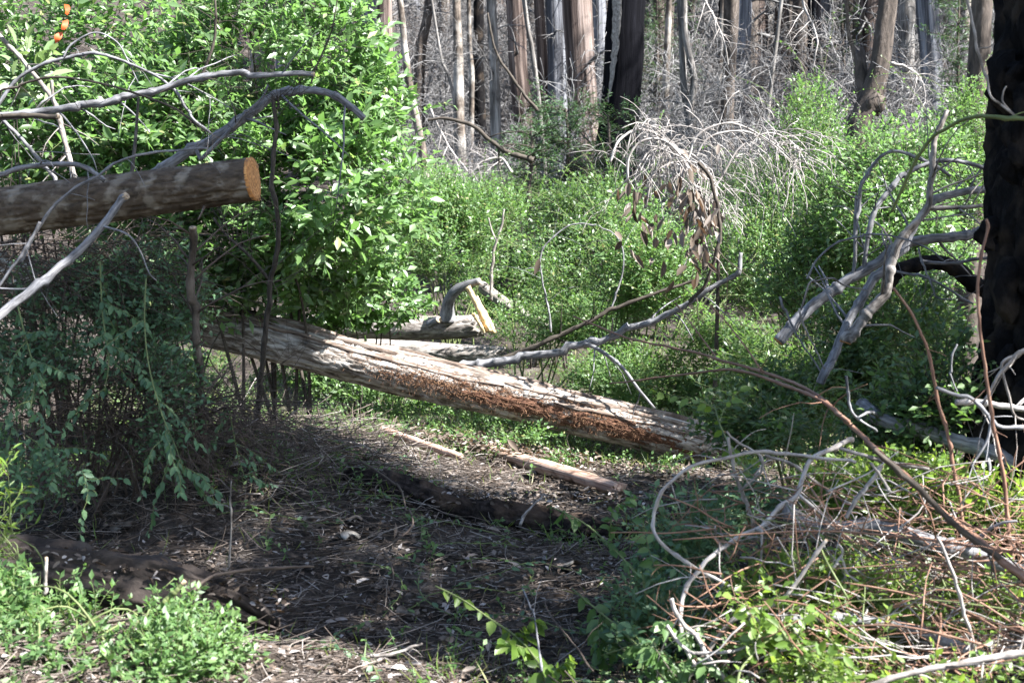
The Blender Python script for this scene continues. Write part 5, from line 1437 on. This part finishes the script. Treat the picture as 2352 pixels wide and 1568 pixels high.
Gm = 'green shrubs across the clearing'
shrub("feathery bright green shrub right of the main leafy bush", ground_under(1030, 720, 13), [blob(1040, 560, 13, 130, 110, .6), blob(1120, 500, 13.3, 110, 90, .6), blob(980, 470, 13.4, 110, 80, .5)], 1700, .34, 12, (.042, .017), 'far', 'leaf_fresh', 'bark_green', group=Gm, n_stems=14, upright=.9, whips=36, wlen=.9)
shrub("dense dark green shrub in the middle below the redwoods", ground_under(1270, 700, 15), [blob(1240, 560, 15, 150, 130, .8), blob(1380, 540, 15.2, 130, 140, .8), blob(1150, 640, 14.5, 110, 80, .5)], 2100, .32, 12, (.044, .021), 'far', 'leaf_deep', 'bark_dark', group=Gm, n_stems=14, whips=34, wlen=.9)
shrub("sprawling sunlit shrub behind the smooth grey limb", ground_under(1420, 780, 11.3), [blob(1360, 640, 11.4, 150, 110, .6), blob(1500, 620, 11.2, 120, 110, .5), blob(1420, 500, 11.8, 110, 90, .5)], 1500, .34, 11, (.038, .018), 'far', 'leaf_fresh', 'bark_green', group=Gm, n_stems=18, upright=.8, whips=64, wlen=1.0)
shrub("tall pale green shrub with an upright plume in the right middle", ground_under(1850, 700, 12), [blob(1860, 330, 12, 75, 140, .4), blob(1840, 500, 11.9, 140, 120, .6), blob(1740, 600, 11.6, 120, 120, .6)], 2000, .3, 12, (.036, .016), 'far', 'leaf_fresh', 'bark_green', group=Gm, n_stems=18, upright=1.1, whips=56, wlen=1.0, clump=0)
shrub("dense shrub of rounder leaves behind the leaning branches", ground_under(2050, 720, 9.3), [blob(2000, 520, 9.4, 170, 150, .6), blob(2170, 480, 9.3, 130, 170, .6), blob(2080, 370, 9.6, 170, 90, .5), blob(1900, 640, 9.6, 150, 120, .5)], 1900, .26, 10, (.042, .022), 'mid', 'leaf_bush', 'bark_dark', group=Gm, n_stems=14)
shrub("low green thicket behind the right half of the furrowed log", ground_under(1560, 960, 10.6), [blob(1480, 870, 10.6, 190, 70, .5), blob(1640, 850, 10.5, 150, 100, .5), blob(1700, 740, 10.4, 130, 90, .5)], 2000, .22, 10, (.034, .018), 'far', 'leaf_small', 'bark_green', group=Gm, n_stems=14)
shrub("shaded dark green thicket under the leaning branches", ground_under(1900, 980, 8.0), [blob(1850, 820, 8.1, 200, 150, .5), blob(2060, 780, 7.9, 160, 170, .5), blob(1760, 930, 7.7, 170, 110, .4), blob(2140, 920, 6.8, 150, 130, .4), blob(1930, 980, 6.9, 170, 80, .4)], 2300, .26, 10, (.045, .02), 'mid', 'leaf_deep', 'bark_green', group=Gm, n_stems=16, singles=60)
shrub("low bushes at the feet of the slender trunks beyond the pale twigs", ground_under(1060, 500, 19), [blob(1060, 440, 19, 120, 45, .8), blob(1180, 430, 19.5, 80, 50, .8)], 600, .3, 11, (.04, .018), 'far', 'leaf_small', 'bark_green', group=Gm, n_stems=6)
shrub("green bushes beyond the arching dead branches", ground_under(1560, 560, 16.5), [blob(1580, 480, 16.5, 130, 70, .8), blob(1750, 420, 17, 110, 60, .8), blob(2000, 400, 17.5, 150, 60, .8)], 1200, .3, 11, (.036, .016), 'far', 'leaf_small', 'bark_green', group=Gm, n_stems=10)

shrub("low green thicket filling the ground behind the yellow split wood", ground_under(1240, 800, 12.8), [blob(1240, 740, 12.9, 170, 60, .6), blob(1420, 740, 12.6, 150, 70, .6), blob(1120, 700, 13.8, 130, 60, .5)], 1300, .24, 11, (.036, .017), 'far', 'leaf_fresh', 'bark_green', group=Gm, n_stems=8)
shrub("tangled wall of leaves rising towards the charred trunk", ground_under(2130, 700, 11.5), [blob(2130, 420, 11.5, 190, 120, .6), blob(2000, 560, 11.5, 190, 120, .5), blob(2240, 300, 11.8, 80, 110, .4)], 1700, .3, 12, (.036, .018), 'far', 'leaf_small', 'bark_dark', group=Gm, n_stems=10, whips=44, wlen=1.0)
shrub("creeping green weeds in the sunlit strip under the furrowed log", ground_under(1180, 1010, 9.4), [blob(900, 930, 9.9, 150, 25, .3), blob(1150, 990, 9.5, 170, 22, .3), blob(1400, 1060, 9.1, 170, 25, .3), blob(1250, 950, 10.2, 150, 25, .3)], 750, .12, 8, (.03, .015), 'far', 'leaf_fresh', 'bark_green', group=Gm, n_stems=4, sr=.002)

shrub("dark leafy tangle burying the foot of the charred trunk", ground_under(2180, 1080, 5.6), [blob(2150, 880, 5.9, 120, 140, .3), blob(2240, 960, 5.3, 90, 80, .2), blob(2060, 960, 6.0, 130, 90, .3)], 520, .2, 9, (.042, .019), 'mid', 'leaf_deep', 'bark_dark', group=Gm, n_stems=12, sr=.006, singles=60)

Gf = 'leafy plants in the foreground'
shrub("sunlit small leaved bush filling the lower left corner", ground_under(230, 1640, 4.55), [blob(120, 1490, 4.6, 230, 130, .4), blob(400, 1530, 4.5, 190, 110, .35), blob(60, 1370, 4.75, 130, 70, .25), blob(330, 1420, 4.65, 110, 50, .2)], 1250, .15, 12, (.031, .0155), 'mid', 'leaf_small', 'bark_green', group=Gf, n_stems=22, sr=.005, singles=300, upright=.5, tw=.0013, clump=2.4, whips=40, wlen=.3)
shrub("shaded leafy brush under the sawn log at the left", ground_under(200, 1010, 6.9), [blob(180, 760, 6.9, 230, 150, .4), blob(340, 670, 7.0, 150, 120, .4), blob(90, 920, 6.6, 170, 140, .4), blob(330, 920, 6.6, 130, 130, .3), blob(60, 1080, 6.0, 120, 80, .25)], 1250, .24, 9, (.036, .018), 'mid', 'leaf_shade', 'brown_twig', group=Gf, n_stems=24, sr=.008, singles=80)
shrub("grassy leaning plant at the left edge beside the rotten log", ground_under(10, 1300, 5.0), [blob(-5, 1180, 5.0, 30, 110, .12)], 26, .2, 7, (.045, .010), 'fine', 'leaf_yellow', 'bark_green', group=Gf, n_stems=5, sr=.004, singles=40, upright=1.0)
shrub("yellow green leaves spread under the right hand brush pile", ground_under(2100, 1400, 5.2), [blob(2050, 1130, 5.5, 220, 70, .35), blob(2250, 1200, 5.1, 200, 100, .3), blob(2100, 1360, 4.9, 260, 90, .3), blob(1850, 1400, 4.7, 180, 110, .3), blob(2100, 1520, 4.3, 300, 70, .25)], 1700, .17, 8, (.036, .02), 'mid', 'leaf_yellow', 'bark_green', group=Gf, n_stems=24, sr=.004, singles=300, tw=.0015)
shrub("shaded green undergrowth left of the brush pile", ground_under(1560, 1300, 5.6), [blob(1560, 1220, 5.6, 130, 100, .3), blob(1650, 1130, 6.2, 140, 80, .35), blob(1500, 1440, 5.0, 130, 110, .3)], 480, .18, 8, (.04, .02), 'mid', 'leaf_shade', 'bark_green', group=Gf, n_stems=12, sr=.004, singles=60)

# dry twig tangle under the sawn log
t = thing('twig_tangle', "tangle of dry brown twigs matted under the sawn log", 'brush', ground_under(120, 1000, 7.0))
p, o = in_blobs([blob(120, 620, 6.9, 260, 80, .35), blob(500, 960, 7.2, 160, 60, .35), blob(250, 950, 6.7, 260, 110, .3)], 700, .1)
d = nrm(rnd(700) * [1, .6, .5] + np.array([.3, 0, -.1]))
Q = np.empty((700, 5, 3)); Q[:, 0] = p
for k in range(1, 5):
    Q[:, k] = Q[:, k - 1] + d * .12; d = nrm(d + rnd(700) * .16 + np.array([0, 0, -.06]))
mb = MB(); mb.tubes(Q, np.full((700, 5), .0024) * np.array([1.3, 1.1, 1, .8, .5]), 3)
Q2, R2 = grow(Q, np.full((700, 5), .002), 4, .12, .5, .8, 4, .05, .7)
mb.tubes(Q2, R2, 3)
mb.build('twigs', M['brown_twig'], t, kind='stuff')

# ------------------------------------------------------------------ the forest floor
def frustum(n, y0, y1):
    y = y0 + (y1 - y0) * rng.uniform(size=n) ** 1.25
    x = rng.uniform(-1, 1, n) * (y * .40 + .3)
    return np.stack([x, y, terrain(x, y)], 1)
def on_ground(n, xr, yr, dens=None):
    x = rng.uniform(*xr, n * 2); y = rng.uniform(*yr, n * 2)
    if dens is not None:
        k = rng.uniform(size=n * 2) < dens(x, y)
        x, y = x[k][:n], y[k][:n]
    x, y = x[:n], y[:n]
    return np.stack([x, y, terrain(x, y)], 1)
p = frustum(46000, 4.0, 12); n = len(p)
mb = MB(); mb.leaves(p + np.array([0, 0, .012]) + rnd(n) * [0, 0, .008], rnd(n) * [1, 1, .2], nrm(rnd(n) * .45 + [0, 0, 1]), rng.uniform(.015, .06, n), rng.uniform(.008, .026, n), 'mid')
o = mb.build('leaf_litter', M['litter']); o["kind"] = "stuff"; tag(o, "brown leaf litter covering the ground", 'leaf litter')
p = frustum(17000, 4.0, 12); n = len(p)
d = nrm(rnd(n) * [1, 1, .12]); L = rng.uniform(.04, .28, n)[:, None]
Q = np.empty((n, 3, 3)); Q[:, 0] = p + [0, 0, .015]
for k in range(1, 3):
    Q[:, k] = Q[:, k - 1] + d * L / 2; d = nrm(d + rnd(n) * [.4, .4, .1])
Q[:, :, 2] = np.maximum(Q[:, :, 2], terrain(Q[:, :, 0], Q[:, :, 1]) + .008)
mb = MB(); mb.tubes(Q, rng.uniform(.0008, .0028, n)[:, None].repeat(3, 1), 3, cap=False)
o = mb.build('twig_litter', M['twig_litter']); o["kind"] = "stuff"; tag(o, "fine dry twigs scattered over the ground", 'twigs')
# bank of dry debris left of the middle
n = 2000
y = rng.normal(8.0, .75, n); x = -1.15 + .42 * (y - 8) * .3 + rng.normal(0, .5, n)
p = np.stack([x, y, terrain(x, y) + rng.uniform(.01, .12, n) * np.exp(-((x + 1.15) / .7) ** 2)], 1)
d = nrm(rnd(n) * [1, .8, .28]); L = rng.uniform(.08, .34, n)[:, None]
Q = np.empty((n, 4, 3)); Q[:, 0] = p
for k in range(1, 4):
    Q[:, k] = Q[:, k - 1] + d * L / 3; d = nrm(d + rnd(n) * [.3, .3, .15])
Q[:, :, 2] = np.maximum(Q[:, :, 2], terrain(Q[:, :, 0], Q[:, :, 1]) + .008)
mb = MB(); mb.tubes(Q, rng.uniform(.001, .003, n)[:, None].repeat(4, 1), 3)
o = mb.build('dry_debris', M['twig_litter']); o["kind"] = "stuff"; tag(o, "bank of dry twigs heaped left of the furrowed log's foot", 'debris')
# creeping stems over the shaded ground
for k in range(54):
    y0 = rng.uniform(4.4, 8.2); x0 = rng.uniform(-.85, .75) * .34 * y0
    q = np.empty((10, 3)); q[0] = (x0, y0, 0); d = nrm(rnd(1)[0] * [1, .5, 0])
    for j in range(1, 10):
        q[j] = q[j - 1] + d * .07; d = nrm(d + rnd(1)[0] * [.3, .3, 0])
    q[:, 2] = terrain(q[:, 0], q[:, 1]) + .02 + .05 * np.sin(np.linspace(0, 3.1, 10)) * rng.uniform(.3, 1.2)
    t = thing('creeper', "low creeping stem with small green leaves trailing over the litter", 'creeper', q[0], 'creeping stems on the shaded ground')
    mb = MB(); mb.tube(q, np.linspace(.003, .0015, 10), 5); mb.build('stem', M['bark_green'], t, smooth=True)
    pp, dd, nn, LL, WW = leaves_on(q[None], 16, .036, .019, .9, 1.0, .0, .4)
    for i in range(16):
        leaf_object(t, pp[i], dd[i], nn[i], float(LL[i]), float(WW[i]), 'fine', 'leaf_small' if k % 2 else 'leaf_shade')
# low green cover
def dens(x, y):
    v = fbm(np.stack([x * 1.1, y * 1.1, x * 0], -1), 3, 55)
    return np.clip((.32 + 1.6 * v + .7 * sstep(8.2, 9.5, y) - .2 * np.exp(-((x + .3) / 1.4) ** 2 - ((y - 6) / 1.4) ** 2)), 0.06, 1)
p = on_ground(5600, (-4, 4.5), (4, 15), dens); n = len(p)
d = nrm(rnd(n) * [.5, .5, .2] + [0, 0, 1.0]); L = rng.uniform(.05, .16, n)
Q = np.stack([p, p + d * (L * .5)[:, None], p + d * L[:, None] + rnd(n) * .01], 1)
mb = MB(); mb.tubes(Q, np.full((n, 3), .0013), 3, cap=False)
pp, dd, nn, LL, WW = leaves_on(Q, 8, .028, .015, .9, 1.0, .3)
mb.leaves(pp, dd, nn, LL, WW, 'far')
o = mb.build('ground_cover', M['leaf_small']); o["kind"] = "stuff"; tag(o, "small green seedlings dotted over the ground", 'ground cover')
p = np.vstack([on_ground(24000, (-4, 5), (8.0, 17), dens), on_ground(5000, (-2.5, 2.8), (4.2, 8.0), dens)]); n = len(p)
mb = MB(); mb.leaves(p, nrm(rnd(n) * [.6, .6, .2] + [0, 0, .8]), nrm(rnd(n) + [0, 0, .2]), rng.uniform(.04, .14, n), rng.uniform(.003, .007, n), 'far')
o = mb.build('grass', M['grass']); o["kind"] = "stuff"; tag(o, "thin grass and dry blades around the fallen log", 'grass')
# litter caught on the rotten log, char crumbs on the burnt one
def crumbs(nm, lab, cat, pts, n, spread, L, mat):
    c = spline(px2(pts), 60)[rng.integers(0, 60, n)] + rnd(n) * spread
    c[:, 2] = np.maximum(c[:, 2], terrain(c[:, 0], c[:, 1]) + .015)
    mb = MB(); mb.leaves(c, rnd(n) * [1, 1, .3], nrm(rnd(n) * .5 + [0, -.2, 1]), rng.uniform(.5, 1.2, n) * L, rng.uniform(.5, 1.2, n) * L * .5, 'curl')
    o = mb.build(nm, M[mat]); o["kind"] = "stuff"; tag(o, lab, cat)
crumbs('debris', "dead leaves and chips caught along the top of the rotten log", 'debris', [(-40, 1262, 5.32), (200, 1272, 5.28), (420, 1318, 5.22), (640, 1390, 5.15)], 420, [.05, .07, .008], .04, 'litter')
crumbs('debris', "scattered chips around the black charred log", 'debris', [(790, 1140, 7.3), (1130, 1138, 7.28), (1470, 1150, 7.2)], 500, [.05, .09, .015], .04, 'litter')
crumbs('debris', "bark chips shed along the foot of the furrowed log", 'debris', [(900, 985, 9.3), (1250, 1040, 9.2), (1600, 1095, 9.2)], 700, [.08, .2, .01], .045, 'dead_leaf')
# slabs of fallen bark
for k in range(24):
    y0 = rng.uniform(4.6, 9.0); x0 = rng.uniform(-.8, .6) * .36 * y0
    L_, W_ = rng.uniform(.06, .2), rng.uniform(.02, .05); a = rng.uniform(0, 3.14)
    ca, sa = math.cos(a), math.sin(a); z0 = float(terrain(x0, y0)) + .012; rows = []
    for i in range(7):
        for j in range(5):
            v = (i / 6 - .5) * L_ * (1 + .15 * math.sin(j * 2.1 + k)); u = (j / 4 - .5) * 2
            w = u * W_ * (1 - .3 * abs(i / 3 - 1) ** 2 + .15 * math.sin(i * 1.7 + k))
            rows.append([ca * v - sa * w, sa * v + ca * w, .016 * (1 - u * u) + .012 * math.sin(i * .8 + k)])
    rows = np.array(rows); low = rows - [0, 0, .006]
    ii = np.arange(35).reshape(7, 5); q = np.stack([ii[:-1, :-1], ii[1:, :-1], ii[1:, 1:], ii[:-1, 1:]], -1).reshape(-1, 4)
    mb = MB(); mb.add(np.vstack([rows, low]) + [x0, y0, z0], [q, q[:, ::-1] + 35], np.vstack([rows, low]) + [0, k, 0])
    tag(mb.build('bark_chip', M['bark_tree' if k % 3 else 'bark_strip'], origin=np.array([x0, y0, z0])), "small curled slab of fallen bark lying in the litter", 'bark', 'slabs of fallen bark in the litter')
# pale curled leaves that stand out on the shaded ground
PL = [(675, 1048), (600, 1075), (780, 1065), (740, 1090), (290, 1195), (520, 1160), (800, 1330), (925, 1380), (745, 1330), (1030, 1180), (1070, 1290), (1050, 1335), (1020, 1490), (1060, 1555), (1120, 1510), (1260, 1210), (905, 1250), (850, 1340), (700, 1230), (1150, 1230), (980, 1320), (1200, 1320), (640, 1120), (860, 1115), (560, 1130), (1300, 1380), (760, 1420), (900, 1545)]
for (x, y) in PL:
    q = ground_at(x, y, .02)
    o = leaf_object(None, q, nrm(rnd(1)[0] * [1, 1, .15]), nrm(rnd(1)[0] * .35 + [0, -.35, 1]), rng.uniform(.05, .085), rng.uniform(.022, .038), 'curl', 'pale_litter', 'fallen_leaf')
    tag(o, "pale dry curled leaf lying on the shaded ground", 'leaf', 'pale dry leaves on the shaded ground')
Gg = 'thin sticks on the shaded ground'
GS = [("thin forked stick curving over the charred log", [(828, 1060, 7.2), (880, 1090, 7.0), (920, 1125, 6.8), (935, 1165, 6.6), (948, 1205, 6.4), (900, 1245, 6.2), (820, 1275, 6.0)], .006),
      ("dark stick curving over the end of the rotten log", [(420, 1378, 5.0), (470, 1330, 5.1), (530, 1312, 5.15), (620, 1304, 5.2), (720, 1300, 5.3)], .008),
      ("short pale stick on the soil at the bottom", [(850, 1505, 4.85), (920, 1490, 4.85), (970, 1476, 4.85)], .007),
      ("curved twig on the litter right of the rotten log", [(880, 1262, 5.9), (900, 1300, 5.7), (902, 1330, 5.55), (893, 1360, 5.4)], .004),
      ("pale stick propped on the charred log", [(1195, 1205, 6.8), (1215, 1175, 6.9), (1245, 1140, 7.0)], .008),
      ("tall thin dry stalk standing beside the rotten log", [(527, 1310, 5.2), (530, 1220, 5.2), (531, 1105, 5.2)], .004),
      ("bluish crooked twig standing at the bottom", [(1245, 1540, 4.6), (1235, 1460, 4.8), (1225, 1400, 5.0), (1200, 1350, 5.2)], .004),
      ("thin twig leaning across the bottom shade", [(1362, 1540, 4.6), (1310, 1470, 4.8), (1260, 1400, 5.0), (1250, 1375, 5.1)], .004)]
for lab, pts, r_ in GS:
    branch(lab, pts, r_, r_ * .6, 'bark_grey' if 'bluish' in lab else 'bark_pale' if 'pale' in lab or 'dry' in lab else 'brown_twig', name='stick', cat='stick', group=Gg, twigs=3, tlen=.12)
branch("stubby pale cut stalk poking up from the lower left leaves", [(101, 1365, 4.7), (104, 1320, 4.7), (106, 1282, 4.7)], .006, .0055, 'bark_pale', name='cut_stalk', cat='stalk', cut1='cut_wood_pale')
branch("green cut stalk with a pale tip in the lower left leaves", [(375, 1385, 4.6), (400, 1360, 4.6), (423, 1335, 4.6)], .008, .007, 'bark_green', name='cut_stalk', cat='stalk', cut1='cut_wood_pale')

# ------------------------------------------------------------------ unseen trees outside the frame, crowns placed to shade the clearing and slope
def shade_tree(label, base, blobs, n, leaf, r=.16, mat='leaf_bush'):
    b = np.array([base[0], base[1], float(terrain(*base))])
    t = thing('unseen_shade_tree', label, 'tree', b, 'unseen shade trees beside the clearing')
    top = max(c[2] + rr[2] for c, rr in blobs)
    P = spline([b - [0, 0, .2], b + [.1, .05, top * .4], b + [0, 0, top * .9]], 40)
    log_mesh(P, np.linspace(r, r * .3, 40), 20, bark_relief(.006, 3, 2, 120), 8).build('trunk', M['bark_tree'], t, smooth=True)
    for c, rr in blobs:
        mb = MB(); j = int(np.argmin(np.abs(P[:, 2] - (c[2] - .8)))); mb.tube(spline([P[j], (P[j] + c) / 2 + [0, 0, .15], c], 14), np.linspace(r * .4, r * .15, 14), 8); mb.build('limb', M['bark_tree'], t, smooth=True)
    p, o = in_blobs([(np.array(c), np.array(rr)) for c, rr in blobs], n, .2)
    mb = MB()
    d = nrm(o + rnd(n) * .5); Q = np.stack([p - d * .2, p, p + d * .2 + rnd(n) * .05], 1)
    mb.tubes(Q, np.full((n, 3), .004), 3); mb.build('twigs', M['bark_dark'], t, kind='stuff')
    a, dd, nn, L, W = leaves_on(Q, 9, leaf, leaf * .5, .8, .8, 0)
    mb = MB(); mb.leaves(a, dd, nn, L, W, 'far'); mb.build('crown', M[mat], t, kind='stuff')
def sunward(p, t):
    return np.asarray(p, float) + SUN * t
def sb(p, t, r):  # crown clump set sunward of the spot it is to shade
    return (sunward(p, t), np.array([r, r, r * .8]))
shade_tree("unseen broadleaf shade tree just outside the frame on the right", (4.3, 3.2),
           [sb((-.3, 6.0, 0), 8.0, .75), sb((-.9, 6.9, .6), 8.2, .8), sb((-1.3, 6.3, 1.75), 7.6, .75), sb((-2.0, 6.4, 1.6), 7.6, .6), sb((-.2, 7.3, .1), 8.0, .55), sb((.3, 5.2, .1), 8.2, .45), sb((-1.5, 6.6, .8), 8.2, .6), sb((.6, 5.5, .2), 8.0, .4), sb((-1.0, 5.6, .15), 8.2, .5), sb((-1.65, 5.45, .2), 8.2, .45), sb((-1.1, 7.9, .4), 8.4, .6), sb((-.45, 7.7, .1), 8.3, .45), sb((-1.95, 6.1, .5), 8.2, .6), sb((-2.2, 6.7, .9), 8.2, .6)], 1500, .11)
shade_tree("smaller broadleaf shade tree added outside the frame by the charred trunk", (5.2, 5.2),  # unseen, added to darken the leaves beside the charred trunk
           [sb((1.6, 7.6, .7), 6.5, .6), sb((1.1, 6.6, .4), 6.8, .4), sb((1.9, 6.5, .8), 6.5, .55), sb((2.1, 7.2, 1.0), 6.5, .5)], 480, .10, .10)

def tall_tree(label, x, y, lo, hi, rad, n, seed):  # unseen trees added to throw dappled shade on the slope and trunks
    b = np.array([x, y, float(terrain(x, y))])
    bl = []
    for k in range(9):
        a = rng.uniform(0, 6.28); h = lo + (hi - lo) * k / 8
        bl.append((b + [math.cos(a) * rad * .6, math.sin(a) * rad * .6, h], np.array([rad * .55, rad * .55, rad * .35])))
    shade_tree(label, (x, y), bl, n, .13, .3, 'needle')
tall_tree("tall dark shade tree added beyond the frame, nearest the charred trunk", 11.0, 14.5, 7.5, 14, 2.0, 480, 1)
tall_tree("tall dark shade tree added beyond the frame, standing behind the second", 17.0, 17.5, 8, 17, 2.4, 650, 5)
tall_tree("tall dark shade tree added beyond the frame, alone far to the right", 23.0, 28.0, 9, 20, 3.0, 650, 6)
tall_tree("tall dark shade tree added beyond the frame, second up the slope", 13.5, 18.5, 6, 16, 2.3, 600, 2)
tall_tree("tall dark shade tree added beyond the frame, third up the slope", 18.5, 23.0, 6, 17, 2.6, 600, 3)
tall_tree("tall dark shade tree added beyond the frame, highest up the slope", 15.5, 30.0, 9, 18, 2.6, 600, 4)
